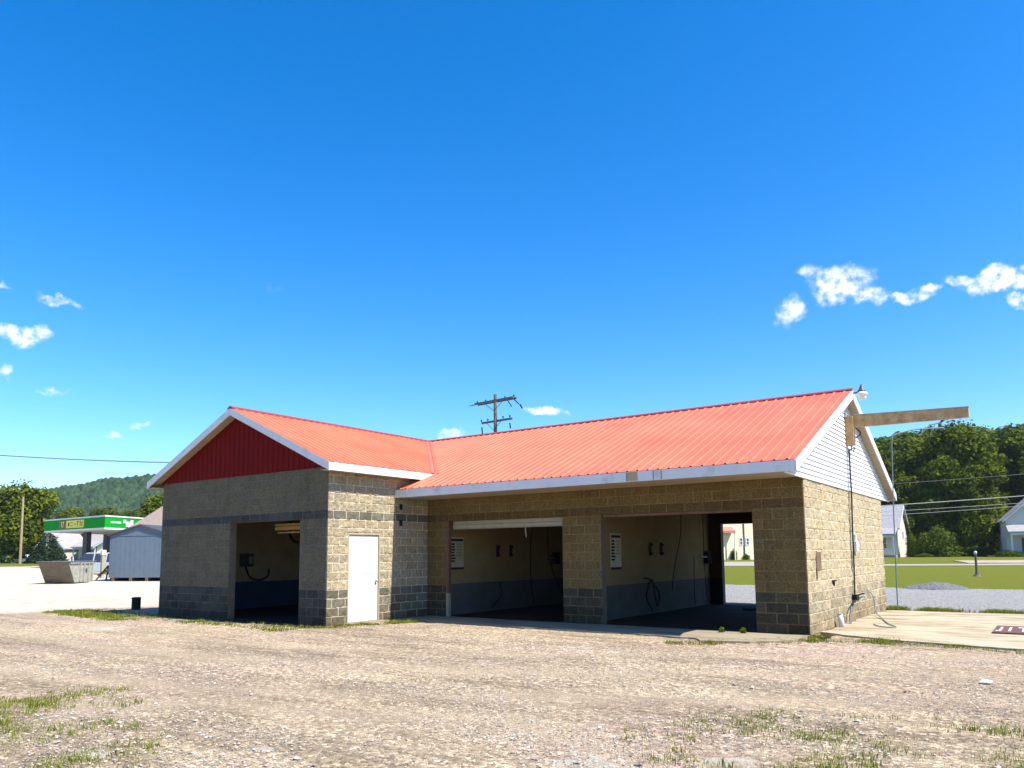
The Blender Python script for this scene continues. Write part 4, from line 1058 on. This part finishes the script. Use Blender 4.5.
# ------------------------------------------------------------------ houses
def house(name, label, loc, rz, w, d, eave, ridge, mt, roofmt, gable='x', porch=None, wins=(), over=.35, cat='house', doors=()):
    """front faces local -y; gable 'x': ridge runs along x"""
    t_ = thing(name, label, cat, loc, rz)
    b = MB()
    if gable == 'x':
        b.prism([(-w / 2, -d / 2, -.5), (-w / 2, d / 2, -.5), (-w / 2, d / 2, eave), (-w / 2, 0, ridge), (-w / 2, -d / 2, eave)][::-1], (w, 0, 0))
    else:
        b.prism([(-w / 2, -d / 2, -.5), (w / 2, -d / 2, -.5), (w / 2, -d / 2, eave), (0, -d / 2, ridge), (-w / 2, -d / 2, eave)], (0, d, 0))
    b.build('wall', M[mt], t_)
    r = MB(); tk = .14; trims = []
    hs_ = d / 2 if gable == 'x' else w / 2; ln = w / 2 + over if gable == 'x' else d / 2 + over
    sl = (ridge - eave) / hs_
    for s in (-1, 1):
        e_ = s * (hs_ + over); ze = eave - sl * over
        P = [(0, ridge + .03), (e_, ze + .03), (e_, ze + .03 + tk), (0, ridge + .03 + tk)]
        if gable == 'x':
            r.prism([(-ln, u, z) for u, z in P], (2 * ln, 0, 0))
            for q in (-1, 1): trims.append(MB().prism([(q * (ln + .02), u, z - .12) for u, z in P], (q * .06, 0, 0)))
        else:
            r.prism([(u, -ln, z) for u, z in P], (0, 2 * ln, 0))
            for q in (-1, 1): trims.append(MB().prism([(u, q * (ln + .02), z - .12) for u, z in P], (0, q * .06, 0)))
    rf = r.build('roof', M[roofmt], t_)
    for q in trims: q.build('trim', M['white'], rf)
    for (side, u, z, ww, hh) in wins:
        f = MB(); g2 = MB()
        def bx(mb, a0, a1, z0, z1, o0, o1):
            if side == 'f': mb.box(a0, a1, -d / 2 - o1, -d / 2 - o0, z0, z1)
            elif side == 'r': mb.box(w / 2 + o0, w / 2 + o1, a0, a1, z0, z1)
            else: mb.box(-w / 2 - o1, -w / 2 - o0, a0, a1, z0, z1)
        q = .1
        bx(f, u - ww / 2 - q, u + ww / 2 + q, z - q, z, .01, .06); bx(f, u - ww / 2 - q, u + ww / 2 + q, z + hh, z + hh + q, .01, .06)
        bx(f, u - ww / 2 - q, u - ww / 2, z, z + hh, .01, .06); bx(f, u + ww / 2, u + ww / 2 + q, z, z + hh, .01, .06); bx(f, u - ww / 2, u + ww / 2, z + hh / 2 - .03, z + hh / 2 + .03, .02, .05)
        bx(g2, u - ww / 2, u + ww / 2, z, z + hh, .004, .015)
        fw_ = f.build('window', M['white'], t_); g2.build('pane', M['glass'], fw_)
    for (side, u, ww, hh) in doors:
        dd = MB()
        if side == 'f': dd.box(u - ww / 2, u + ww / 2, -d / 2 - .03, -d / 2 - .005, .1, hh)
        else: dd.box(w / 2 + .005, w / 2 + .03, u - ww / 2, u + ww / 2, .1, hh)
        dd.build('door', M['darkgrey'], t_)
    if porch:
        x0, x1, dp, hp, np_ = porch
        pr = MB(); pr.prism([(x0 - .2, -d / 2 - .02, hp + .9), (x0 - .2, -d / 2 - dp - .3, hp), (x0 - .2, -d / 2 - dp - .3, hp + .16), (x0 - .2, -d / 2 - .02, hp + 1.06)], (x1 - x0 + .4, 0, 0)); pr.build('porch_roof', M[roofmt], t_)
        pb = MB(); pb.box(x0, x1, -d / 2 - dp - .12, -d / 2 - dp + .06, hp - .28, hp - .01); pb.build('porch_beam', M['white'], t_)
        fl_ = MB(); fl_.box(x0, x1, -d / 2 - dp, -d / 2 - .01, -.4, .35); fl_.build('porch_floor', M['paleboard'], t_)
        for k in range(np_):
            x = x0 + .12 + (x1 - x0 - .24) * k / max(1, np_ - 1)
            po = MB(); po.box(x - .09, x + .09, -d / 2 - dp + -.09, -d / 2 - dp + .03, .35, hp - .28); po.build('porch_post', M['white'], t_)
    return t_
house('porch_house', 'white house with grey roof and dark porch partly hidden by the car wash end wall', (-17.5, 98.6, .75), 0, 9.0, 7.4, 3.9, 6.9, 'housewhite', 'housegrey', 'x', (-4.4, 4.4, 2.2, 2.9, 4),
      wins=[('f', 2.6, 1.2, 1.0, 1.4), ('f', -1, 1.2, 1.0, 1.4), ('r', .4, 2.6, .5, .8)], doors=[('f', .8, .9, 2.3)])
house('grey_house', 'grey and white gabled house with a columned porch at the right edge', (2.35, 100.4, .75), math.radians(8), 8.2, 9, 4.6, 8.3, 'housewhite', 'housegrey', 'y', (-3.9, 4.1, 2.0, 2.9, 5),
      wins=[('f', -.2, .9, 1.0, 1.5), ('f', 2.2, .9, 1.0, 1.5), ('f', 0, 5.2, 1.0, 1.2), ('l', 0, 1.2, .9, 1.4)], doors=[('f', -2.1, .95, 2.3)])
house('cream_house', 'tall cream house seen through the drive through bay', (-29.85, 77.5, .75), math.radians(50), 12, 9, 6.2, 9, 'housecream', 'housegrey', 'x', None,
      wins=[('f', -.45, 1.75, .28, .75), ('f', .42, 1.75, .28, .75)])
t_ = thing('entrance_canopy', 'faded red entrance hood on the cream house', 'canopy', (-27.05, 73.85, .75), math.radians(50))
part('hood', mat('faded red shingles', (.34, .15, .12), .8), lambda b: b.prism([(-2.6, -.02, 3.9), (-2.6, -.9, 3.4), (-2.6, -.9, 3.1), (-2.6, -.02, 3.1)], (1.95, 0, 0)), t_)
part('post', M['housewhite'], lambda b: (b.box(-.80, -.68, -.85, -.73, -.2, 3.1), b.box(-2.5, -2.38, -.85, -.73, -.2, 3.1)), t_)
b = MB(); b.tube([(-26.36, 74.52, .5), (-26.36, 74.52, 6.8)], .06, 8); tag(b.build('drain_pipe', M['darkgrey']), 'dark drain pipe on the cream house between two narrow windows', 'drain pipe')
for x, lab in ((-27.25, 'shrub under the red entrance hood'), (-26.1, 'low shrub at the foot of the drain pipe')):
    tree('bush', (x, 73.2 if x < -26.5 else 74.1, .55), 1.5 if x < -26.5 else .9, .55, lab, name='bush', cat='bush', rz=x)

# left background houses
house('white_house', 'white house with pale roof behind the gas pumps', (-121, 50.5, .8), math.radians(18), 11, 9, 2.6, 6.6, 'housewhite', 'paleshingle', 'x', (-4.5, 0, 2.0, 2.4, 3), wins=[('f', -2.6, 1.0, 1.0, 1.2), ('f', 3.0, 1.0, 1.0, 1.2)])
house('white_garage', 'low white garage with a gable behind the parked car', (-101.3, 41.0, .75), math.radians(35), 6.5, 7, 2.4, 4.3, 'carwhite', 'paleshingle', 'y', None, wins=[('f', 0, 3.0, .5, .5)], doors=[('f', 0, 4.6, 2.1)])
house('small_white_house', 'small white house with a steep gable beside the spruce', (-128.8, 43.9, .75), math.radians(30), 4.6, 6, 2.6, 5.2, 'housewhite', 'paleshingle', 'y', None, wins=[('f', 0, 2.7, .7, .8), ('f', -.9, .9, .8, 1.0)])
house('brown_roof_house', 'brown shingled roof showing between the shed and the car wash', (-56.0, 25.5, .4), 0, 14, 13, 2.9, 7.2, 'housewhite', 'housebrown', 'x', None)
house('low_white_house', 'long low white house under the dome shaped tree', (-149, 44.5, .7), math.radians(35), 14, 5, 1.3, 2.2, 'carwhite', 'paleshingle', 'x', None)

# ------------------------------------------------------------------ shed, dumpster, car, gas station, poles
t_ = thing('storage_shed', 'blue grey garden shed with a low gable on skids', 'shed', (-42.6, 11.3, .20), math.radians(32))
sw_, sd_, sh, sr = 3.75, 4.5, 2.72, 3.30
part('wall', M['shedblue'], lambda b: (b.prism([(-sw_ / 2, -sd_ / 2, .18), (sw_ / 2, -sd_ / 2, .18), (sw_ / 2, -sd_ / 2, sh), (0, -sd_ / 2, sr), (-sw_ / 2, -sd_ / 2, sh)], (0, sd_, 0)),
     [b.box(-sw_ / 2 + .1 + k * .3, -sw_ / 2 + .112 + k * .3, -sd_ / 2 - .008, -sd_ / 2 - .001, .2, sh - .1) for k in range(12)]), t_)
part('roof', M['shedroof'], lambda b: [b.prism([(0, -sd_ / 2 - .12, sr + .01), (s * (sw_ / 2 + .12), -sd_ / 2 - .12, sh - .03), (s * (sw_ / 2 + .12), -sd_ / 2 - .12, sh + .06), (0, -sd_ / 2 - .12, sr + .10)], (0, sd_ + .24, 0)) for s in (-1, 1)], t_)
part('trim', mat('shed trim', (.10, .13, .17), .6), lambda b: b.box(-sw_ / 2, sw_ / 2, -sd_ / 2 - .025, -sd_ / 2 - .01, sh - .03, sh + .02), t_)
part('skid', M['brownwood'], lambda b: [b.box(x - .08, x + .08, -sd_ / 2, sd_ / 2, -.05, .18) for x in (-1.6, -.5, .5, 1.6)], t_)

t_ = thing('dumpster', 'grey green open skip dumpster with sloping ends and dark lid', 'dumpster', (-42.65, 5.85, .14), math.radians(127))
dl, dw, dh = 2.75, 1.62, 1.2
def shell(b):
    b.add([(-dl / 2 + .75, -dw / 2, .06), (dl / 2 - .18, -dw / 2, .06), (dl / 2 - .18, dw / 2, .06), (-dl / 2 + .75, dw / 2, .06), (-dl / 2, -dw / 2 - .02, dh), (dl / 2, -dw / 2 - .02, dh), (dl / 2, dw / 2 + .02, dh), (-dl / 2, dw / 2 + .02, dh)],
          [(0, 3, 2, 1), (0, 1, 5, 4), (1, 2, 6, 5), (2, 3, 7, 6), (3, 0, 4, 7), (4, 5, 6, 7)])
part('bin', M['dump'], shell, t_)
def ribs(b):
    for x in (-.15, .25, .75, 1.15):
        k = -dw / 2 - .01
        b.box(x - .05, x + .05, k - .07, k - .005, .12, dh - .08)
    b.box(-dl / 2 + .1, dl / 2 - .02, -dw / 2 - .08, -dw / 2 - .03, dh - .07, dh)
part('rib', M['dump'], ribs, t_)
part('end_plate', M['dumpend'], lambda b: b.add([(-dl / 2 + .74, -dw / 2, .06), (-dl / 2 + .74, dw / 2, .06), (-dl / 2 - .01, dw / 2 + .02, dh), (-dl / 2 - .01, -dw / 2 - .02, dh), (-dl / 2 + .70, -dw / 2, .06), (-dl / 2 + .70, dw / 2, .06), (-dl / 2 - .05, dw / 2 + .02, dh), (-dl / 2 - .05, -dw / 2 - .02, dh)],
     [(0, 1, 2, 3), (4, 7, 6, 5), (0, 3, 7, 4), (1, 5, 6, 2)]), t_)
part('lid', M['dumplid'], lambda b: (b.box(-dl / 2 - .12, -.02, -dw / 2 - .1, dw / 2 + .1, dh + .005, dh + .07), b.box(.02, dl / 2 + .1, -dw / 2 - .1, dw / 2 + .1, dh + .02, dh + .085)), t_, bevel=.02)
part('sticker', M['darkgrey'], lambda b: b.box(.38, .62, -dw / 2 - .03, -dw / 2 - .026, .62, .84), t_)

def vehicle(name, label, loc, rz, paint, L=4.8, Wd=1.85, Hh=1.74, cat='car', kind='suv'):
    t_ = thing(name, label, cat, loc, rz)
    belt = Hh * .58
    side = [(-L / 2, .45), (-L / 2 + .05, belt * .9), (-L / 2 + .9, belt), (L / 2 - .15, belt + .04), (L / 2, belt * .75), (L / 2 - .02, .42), (L / 2 - .4, .28), (-L / 2 + .3, .28)]
    b = MB(); b.prism([(x, -Wd / 2, z) for x, z in side], (0, Wd, 0)); body = b.build('body', M[paint], t_, bevel=.07)
    g_ = MB(); y0, y1 = Wd / 2 - .04, Wd / 2 - .24
    lo = [(-L / 2 + .95, belt - .02), (L / 2 - .22, belt)]; hi = [(-L / 2 + 1.75, Hh - .03), (L / 2 - .65, Hh - .03)]
    vs = [(lo[0][0], -y0, lo[0][1]), (lo[1][0], -y0, lo[1][1]), (lo[1][0], y0, lo[1][1]), (lo[0][0], y0, lo[0][1]), (hi[0][0], -y1, hi[0][1]), (hi[1][0], -y1, hi[1][1]), (hi[1][0], y1, hi[1][1]), (hi[0][0], y1, hi[0][1])]
    fs = [(0, 3, 2, 1), (4, 5, 6, 7), (0, 1, 5, 4), (1, 2, 6, 5), (2, 3, 7, 6), (3, 0, 4, 7)]
    g_.add(vs, fs); g_.build('glasshouse', M['glass'], t_)
    r_ = MB(); r_.add([(hi[0][0] - .05, -y1 - .03, Hh - .06), (hi[1][0] + .1, -y1 - .03, Hh - .06), (hi[1][0] + .1, y1 + .03, Hh - .06), (hi[0][0] - .05, y1 + .03, Hh - .06), (hi[0][0] + .1, -y1 + .03, Hh + .02), (hi[1][0], -y1 + .03, Hh + .02), (hi[1][0], y1 - .03, Hh + .02), (hi[0][0] + .1, y1 - .03, Hh + .02)], fs)
    r_.build('roof', M[paint], t_, bevel=.02)
    for x0 in (0.0, 1.0):
        for s in (-1, 1):
            p = MB(); p.tube([(x0 * .9 + .1 - .1, s * (y0 + .01), belt - .02), (x0 * .9 + .02, s * (y1 + .02), Hh - .05)], .05, 6); p.build('pillar', M[paint], t_)
    for x in (-L / 2 + .95, L / 2 - .95):
        for s in (-1, 1):
            wl = MB(); wl.cone((x, s * (Wd / 2 - .12) - .11, .35), [(.30, 0), (.35, .03), (.35, .19), (.30, .22)], 22, 'y'); ww = wl.build('wheel', M['dark'], t_, smooth=False)
            rm = MB(); rm.cone((x, s * (Wd / 2 - .12) + (s * .115 - .005), .35), [(.20, 0), (.20, .012)], 16, 'y'); rm.build('rim', M['steel'], ww)
    for s in (-1, 1):
        h = MB(); h.box(-L / 2 - .01, -L / 2 + .12, s * .62 - .2, s * .62 + .2, .72, .88); h.build('headlight', M['lens'], t_, bevel=.02)
        h = MB(); h.box(L / 2 - .08, L / 2 + .01, s * .75 - .1, s * .75 + .1, .8, 1.1); h.build('tail_light', mat('tail light', (.35, .01, .01), .3), t_)
    return t_
vehicle('parked_suv', 'pale blue sport utility vehicle parked between dumpster and shed', (-55.5, 13.9, .22), math.radians(38), 'carblue')
vehicle('parked_car', 'white car parked under the dome shaped tree, right of the pole', (-137.5, 42.6, .72), math.radians(35), 'carwhite', 4.4, 1.8, 1.45)

t_ = thing('cream_bollard', 'tall cream post right beside the dumpster', 'post', (-48.2, 10.6, .15))
part('shaft', M['paleboard'], lambda b: b.box(-.11, .11, -.11, .11, -.1, 1.62), t_, bevel=.02)
part('cap', M['housecream'], lambda b: b.box(-.14, .14, -.14, .14, 1.62, 1.95), t_, bevel=.02)
t_ = thing('wooden_trestle', 'weathered wooden trestle leaning between dumpster and shed', 'trestle', (-43.9, 8.7, .16), math.radians(35))
for (p, q) in (((-.5, -.3, 0), (.1, .05, .95)), ((.5, -.3, 0), (.15, .05, .95)), ((-.2, .4, 0), (.1, .05, .9)), ((.35, .4, 0), (.15, .05, .9))):
    part('leg', M['brownwood'], lambda b: b.tube([p, q], .05, 4), t_)
part('board', M['wood'], lambda b: b.tube([(-.5, 0, .35), (.6, 0, .9)], .08, 4), t_)

# gas station canopy (fascia corner faces the camera)
t_ = thing('gas_canopy', 'green gas station canopy with a yellow sign panel and dark columns', 'canopy', (-63.6, 18.2, .30))
cz0, cz1 = 4.22, 5.16
a0 = Vector((-63.81, 18.05)); a1 = Vector((-76.3, 18.5)); a2 = Vector((-67.2, 25.45))
ux = (a1 - a0).normalized(); lx = (a1 - a0).length; uy = (a2 - a0).normalized(); ly = 12.0
def cpt(u, v, z): p = ux * u + uy * v; return (p.x, p.y, z - .3)
part('fascia', M['green'], lambda b: b.prism([cpt(0, 0, cz0), cpt(0, ly, cz0), cpt(lx, ly, cz0), cpt(lx, 0, cz0)], (0, 0, cz1 - cz0)), t_)
part('soffit', M['canopyunder'], lambda b: b.prism([cpt(-.03, -.03, cz0 - .16), cpt(-.03, ly, cz0 - .16), cpt(lx, ly, cz0 - .16), cpt(lx, -.03, cz0 - .16)], (0, 0, .15)), t_)
part('cap_flashing', M['white'], lambda b: b.prism([cpt(-.05, -.05, cz1 + .002), cpt(-.05, ly, cz1 + .002), cpt(lx, ly, cz1 + .002), cpt(lx, -.05, cz1 + .002)], (0, 0, .12)), t_)
nrm1 = Vector((ux.y, -ux.x)); nrm1 = nrm1 if nrm1.dot(Vector((CAM[0], CAM[1])) - a0) > 0 else -nrm1
nrm2 = Vector((uy.y, -uy.x)); nrm2 = nrm2 if nrm2.dot(Vector((CAM[0], CAM[1])) - a0) > 0 else -nrm2
def plate(b, u0, u1, z0, z1, o0, o1, face=1):
    d, nn = (ux, nrm1) if face == 1 else (uy, nrm2)
    P = [(d * u + nn * o) for u, o in ((u0, o0), (u1, o0), (u1, o1), (u0, o1))]
    b.prism([(p.x, p.y, z0 - .3) for p in P], (0, 0, z1 - z0))
part('sign_panel', M['yellow'], lambda b: plate(b, 4.0, 7.6, cz0 + .12, cz1 - .12, .01, .05), t_)
part('sign_panel', mat('maroon panel', (.14, .03, .02), .4), lambda b: plate(b, 7.62, 9.1, cz0 + .12, cz1 - .12, .01, .05), t_)
def textobj(txt, size, mt, parent, u, z, face, off, sx=1.0, extr=.01):
    cu = bpy.data.curves.new('lettering', 'FONT'); cu.body = txt; cu.size = size; cu.extrude = extr; cu.align_x = 'CENTER'; cu.align_y = 'CENTER'; cu.offset = .012
    o = bpy.data.objects.new('lettering', cu); COL.objects.link(o)
    d, nn = (ux, nrm1) if face == 1 else (uy, nrm2)
    right = Vector((-nn.y, nn.x))           # reading direction seen from outside
    mt_ = Matrix(((right.x * sx, 0, nn.x, 0), (right.y * sx, 0, nn.y, 0), (0, 1, 0, 0), (0, 0, 0, 1)))
    p = d * u + nn * off
    mt_.translation = Vector((p.x, p.y, z - .3))
    dg = bpy.context.evaluated_depsgraph_get(); me = bpy.data.meshes.new_from_object(o.evaluated_get(dg))
    bpy.data.objects.remove(o); me.materials.clear(); me.materials.append(mt)
    q = bpy.data.objects.new('lettering', me); COL.objects.link(q); q.parent = parent; q.matrix_local = mt_
    return q
textobj('U', .72, M['yellow'], t_, 8.35, (cz0 + cz1) / 2, 1, .07)
textobj('U-PUMP-IT', .62, M['brownwood'], t_, 5.8, (cz0 + cz1) / 2, 1, .07, 1.0) if False else None
def wordmark(b):
    # dark strokes of the worn word on the yellow panel, too small to read in the photograph
    for u0, u1, z0, z1 in ((6.9, 7.2, .28, .62), (6.2, 6.7, .28, .35), (6.2, 6.7, .56, .63), (5.55, 6.0, .42, .49), (5.2, 5.32, .22, .72), (4.95, 5.2, .6, .7), (4.6, 4.75, .25, .72), (4.25, 4.4, .22, .68)):
        plate(b, u0, u1, cz0 + z0, cz0 + z1, .052, .06)
part('lettering', M['brownwood'], wordmark, t_)
part('lettering', M['white'], lambda b: (plate(b, .7, 2.0, cz0 + .40, cz0 + .56, .01, .04, 2), plate(b, 4.0, 5.4, cz0 + .34, cz0 + .50, .01, .04, 2)), t_)
part('emblem', M['white'], lambda b: (plate(b, 2.3, 2.65, cz0 + .45, cz0 + .75, .01, .04, 2), plate(b, 2.65, 3.25, cz0 + .12, cz0 + .6, .01, .045, 2), plate(b, 3.25, 3.6, cz0 + .3, cz0 + .75, .01, .04, 2)), t_)
for (u, v) in ((7.5, 2.6), (2.6, 9.0), (11.6, 8.0)):
    part('column', M['shedroof'], lambda b: b.prism([cpt(u - .42, v - .3, 0), cpt(u + .42, v - .3, 0), cpt(u + .42, v + .3, 0), cpt(u - .42, v + .3, 0)], (0, 0, cz0 - .17)), t_)

def power_pole(label, x, y, z0, h, r, mt, arms=(), rz=0.0):
    t_ = thing('power_pole', label, 'power pole', (x, y, z0), rz)
    part('shaft', M[mt], lambda b: b.tube([(0, 0, -.5), (0, 0, h * .5), (0, 0, h)], r, 10, r * .7), t_)
    for (z, l, dz, w2) in arms:
        for s in ((-1, 1) if w2 else (1,)):
            part('crossarm', M['polegrey'], lambda b: b.box(-l / 2, l / 2, s * .17 - .055, s * .17 + .055, z - .07, z + .07), t_)
        part('brace', M['darkgrey'], lambda b: (b.tube([(-l * .26, -.17, z - .05), (0, -.17, z - .75)], .025, 6), b.tube([(l * .26, -.17, z - .05), (0, -.17, z - .75)], .025, 6)), t_)
        for x_ in (-l / 2 + .1, -l / 4, l / 4, l / 2 - .1):
            part('insulator', M['dark'], lambda b: b.cone((x_, 0, z + .07), [(.03, 0), (.06, .03), (.035, .07), (.06, .11), (.03, .17)], 10), t_)
    return t_
pp = power_pole('weathered power pole with two crossarms rising behind the red roof', -29.05, 28.9, .5, 12.8, .17, 'polegrey', ((12.3, 3.8, 0, True), (10.85, 3.0, 0, False)), math.radians(-5))
part('cutout', M['dark'], lambda b: (b.tube([(1.8, 0, 12.2), (2.2, .1, 11.8)], .04, 6), b.tube([(1.2, 0, 12.2), (1.5, .1, 11.7)], .035, 6), b.tube([(2.3, .1, 11.75), (2.5, .1, 11.45)], .06, 6), b.tube([(1.4, 0, 10.5), (1.45, 0, 10.1)], .05, 6), b.tube([(-1.35, 0, 10.5), (-1.3, 0, 10.0)], .05, 6), b.tube([(-1.9, 0, 12.3), (-2.6, 0, 12.28)], .03, 6)), pp)
power_pole('leaning bare wooden pole before the dome shaped tree', -123.4, 35.5, .7, 10.2, .2, 'pole', ())
bpy.data.objects['power_pole.001'].rotation_euler = (math.radians(1.2), math.radians(1.6), 0)
# utility wires
def wire(p, q, sag, label, r=.02, mt='wire', group=None, n=24):
    pts = [Vector(p).lerp(Vector(q), k / n) - Vector((0, 0, sag * 4 * (k / n) * (1 - k / n))) for k in range(n + 1)]
    b = MB(); b.tube(pts, r, 6); return tag(b.build('utility_wire', M[mt], smooth=True), label, 'wire', group)
def at(px, py, D):
    d = F + R * ((px - 514.95) / 759.81) - U * ((py - 471.75) / 759.81); fl = math.hypot(F.x, F.y)
    k = D / ((d.x * F.x + d.y * F.y) / fl)
    return Vector(CAM) + d * k
wire(at(-160, 441, 62), at(494, 456, 56), 1.1, 'thick grey cable crossing the sky at the left', .045, 'bluesteel')
wire(at(700, 516, 72), at(1200, 481, 66), .25, 'topmost bright wire crossing before the dark woods', .035, 'wirepale')
wire(at(700, 521, 72), at(1200, 490, 66), .2, 'second wire, thinner, below the bright one', .018, 'wirepale')
wire(at(700, 526, 72), at(1200, 492, 66), .2, 'lowest thin wire before the dark woods', .018, 'wirepale')
wire(at(700, 495, 72), at(1200, 458, 66), .3, 'faint thin wire high across the woods', .014, 'wire')

# ------------------------------------------------------------------ air
mt = bpy.data.materials.new('haze'); mt.use_nodes = True
mt.node_tree.nodes.clear()
hz_ = NT(mt.node_tree)
pv_ = hz_.n('ShaderNodeVolumePrincipled', {'Color': (.80, .88, 1.0, 1), 'Density': 0.00010, 'Anisotropy': 0.2})
ho = hz_.n('ShaderNodeOutputMaterial', {'Volume': pv_.outputs[0]})
hb = MB().box(-1480, 1480, -1500, 1480, -12, 112).build('haze', mt)
tag(hb, 'thin pale summer haze over the whole valley', 'haze', kind='stuff')
# ------------------------------------------------------------------ loose stones and grass (uncountable)
rg = np.random.default_rng(5)
def scatter_stones(n):
    r = 3.2 + 20 * rg.random(n) ** 1.5; a = va + (rg.random(n) - .5) * 1.5
    x = CAM[0] + r * np.cos(a); y = CAM[1] + r * np.sin(a)
    ok = ~((x > -17) & (x < .1) & (y > -3.5)) | ((x > -9.6) & (y < -1.7))
    band = fbm(x * .5, y * 1.2, 14)
    ok &= (rg.random(n) < np.clip((band - .44) * 7, .06, 1)) & ~((x > 0) & (y > -.5))
    x, y, r = x[ok], y[ok], r[ok]; n = len(x)
    s = .004 + .012 * rg.random(n) ** 3 + (rg.random(n) < .006) * .015
    base = np.array([(1, 0, 0), (0, 1, 0), (-1, 0, 0), (0, -1, 0), (0, 0, .8), (0, 0, -.6), (.7, .7, .35), (-.7, -.6, .4)])
    faces = np.array([(0, 6, 4), (6, 1, 4), (1, 2, 4), (2, 7, 4), (7, 3, 4), (3, 0, 4), (0, 1, 6), (0, 5, 1), (1, 5, 2), (2, 5, 3), (3, 5, 0), (2, 3, 7)])
    J = 1 + (rg.random((n, 8, 3)) - .5) * .7
    th = rg.random(n) * 6.28; c, s_ = np.cos(th), np.sin(th)
    P = base[None] * J
    P = np.stack([P[..., 0] * c[:, None] - P[..., 1] * s_[:, None], P[..., 0] * s_[:, None] + P[..., 1] * c[:, None] * .8, P[..., 2] * .7], -1) * s[:, None, None]
    P += np.stack([x, y, (fbm(x * 1.3, y * 2.2, 3) - .5) * .05 * np.clip(1 - (r - 8) / 40, 0, 1) - .008 + s * .25], -1)[:, None, :]
    Fq = (faces[None] + (np.arange(n) * 8)[:, None, None]).reshape(-1, 3)
    t = np.clip(.05 + .6 * rg.random(n) + (rg.random(n) < .15) * .35, 0, 1)
    col = np.repeat(np.stack([t, t, t], -1), 8, 0)
    return P.reshape(-1, 3), Fq, col
mt, nt, bb = principled('loose stone')
at_ = nt.n('ShaderNodeAttribute', attribute_name='Col')
nt.set(bb, 'Base Color', nt.mix(nt.n('ShaderNodeSeparateColor', {0: at_.outputs[0]}).outputs[0], (.15, .12, .10, 1), (.66, .60, .52, 1))); bb.inputs['Roughness'].default_value = .9
V, Fq, cc = scatter_stones(110000)
tag(np_mesh('loose_gravel', V, Fq, mt, col=cc), 'loose pale and grey stones scattered over the gravel lot', 'gravel', kind='stuff')

def scatter_blades(n, zone, hmin, hmax, seed, per=7, spread=.035, wd=.004):
    rg = np.random.default_rng(seed)
    x = rg.uniform(zone[0], zone[1], n); y = rg.uniform(zone[2], zone[3], n)
    g = grass_w(x, y); cl = fbm(x * 1.6, y * 1.6, 31)
    keep = rg.random(n) < np.clip(g * 1.3 * np.clip((cl - .34) * 3, .05, 1), 0, 1) ** 1.3
    x, y, cl = x[keep], y[keep], cl[keep]; n = len(x)
    r = np.hypot(x - CAM[0], y - CAM[1])
    z = terrain(x, y) + (fbm(x * 1.3, y * 2.2, 3) - .5) * .05 * np.clip(1 - (r - 8) / 40, 0, 1) - .02
    m_ = n * per
    X0 = np.repeat(x, per) + rg.normal(size=m_) * spread; Y0 = np.repeat(y, per) + rg.normal(size=m_) * spread; Z0 = np.repeat(z, per)
    h = rg.uniform(hmin, hmax, m_) * np.repeat(.6 + .8 * rg.random(n), per); a = rg.random(m_) * 6.28; lean = rg.uniform(.1, .9, m_) * h
    dx, dy = np.cos(a), np.sin(a); w_ = wd * (.7 + .6 * rg.random(m_))
    p = np.stack([X0, Y0, Z0], -1); side = np.stack([-dy, dx, 0 * dx], -1) * w_[:, None]
    mid = p + np.stack([dx * lean * .35, dy * lean * .35, h * .62], -1); tip = p + np.stack([dx * lean, dy * lean, h], -1)
    V = np.stack([p - side, p + side, mid + side * .8, mid - side * .8, tip], 1).reshape(-1, 3)
    k = np.arange(m_)[:, None] * 5
    Fq = np.concatenate([k + np.array([[0, 1, 2]]), k + np.array([[0, 2, 3]]), k + np.array([[3, 2, 4]])], 0)
    t = np.clip(rg.random(m_) * .6 + np.repeat(rg.random(n), per) * .5, 0, 1); c = np.repeat(t, 5)
    return V, Fq, np.stack([c, c, c], -1)
parts_ = [scatter_blades(60000, (-6.5, 6.5, -13.8, -5.2), .012, .055, 1, per=9, spread=.05, wd=.0026), scatter_blades(5000, (-6.5, 6.5, -13.8, -5.2), .02, .065, 8, per=14, spread=.04, wd=.005), scatter_blades(16000, (-2.3, 5.2, -2.9, .7), .015, .06, 2, wd=.005),
          scatter_blades(26000, (-21.5, -8.2, -5.2, -1.0), .02, .07, 3, wd=.007), scatter_blades(9000, (-.2, 5.4, 7.4, 8.4), .03, .12, 4, wd=.007)]
Vs, Fs, Cs = [], [], []; b0 = 0
for V, Fq, c in parts_:
    Vs.append(V); Fs.append(Fq + b0); Cs.append(c); b0 += len(V)
tag(np_mesh('grass_tufts', np.concatenate(Vs), np.concatenate(Fs), M['blade'], col=np.concatenate(Cs)), 'short weedy grass in patches on the gravel and along the walls', 'grass', kind='stuff')
# two leafy weeds by the right pier
for k, (x, y) in enumerate(((-1.62, -.3), (-1.2, -.25))):
    tree('weed', (x, y, .0), .12, .07, ('left', 'right')[k] + ' one of two small leafy weeds beside the right pier', 'leaf', n=160, leaf=.025, low=0, name='weed', cat='weed', group='weeds by the right pier', trunk_on=True, rz=k)
b = MB(); b.add([(0, 0, 0), (.12, .02, .0), (.13, .1, .012), (.02, .09, .03)], [(0, 1, 2, 3)]); b.add([(0, 0, -.004), (.12, .02, -.004), (.13, .1, .008), (.02, .09, .026)], [(3, 2, 1, 0)])
tag(b.build('paper_scrap', M['white'], loc=(3.05, -4.3, .015)), 'white scrap of paper lying on the gravel at the right', 'paper scrap')
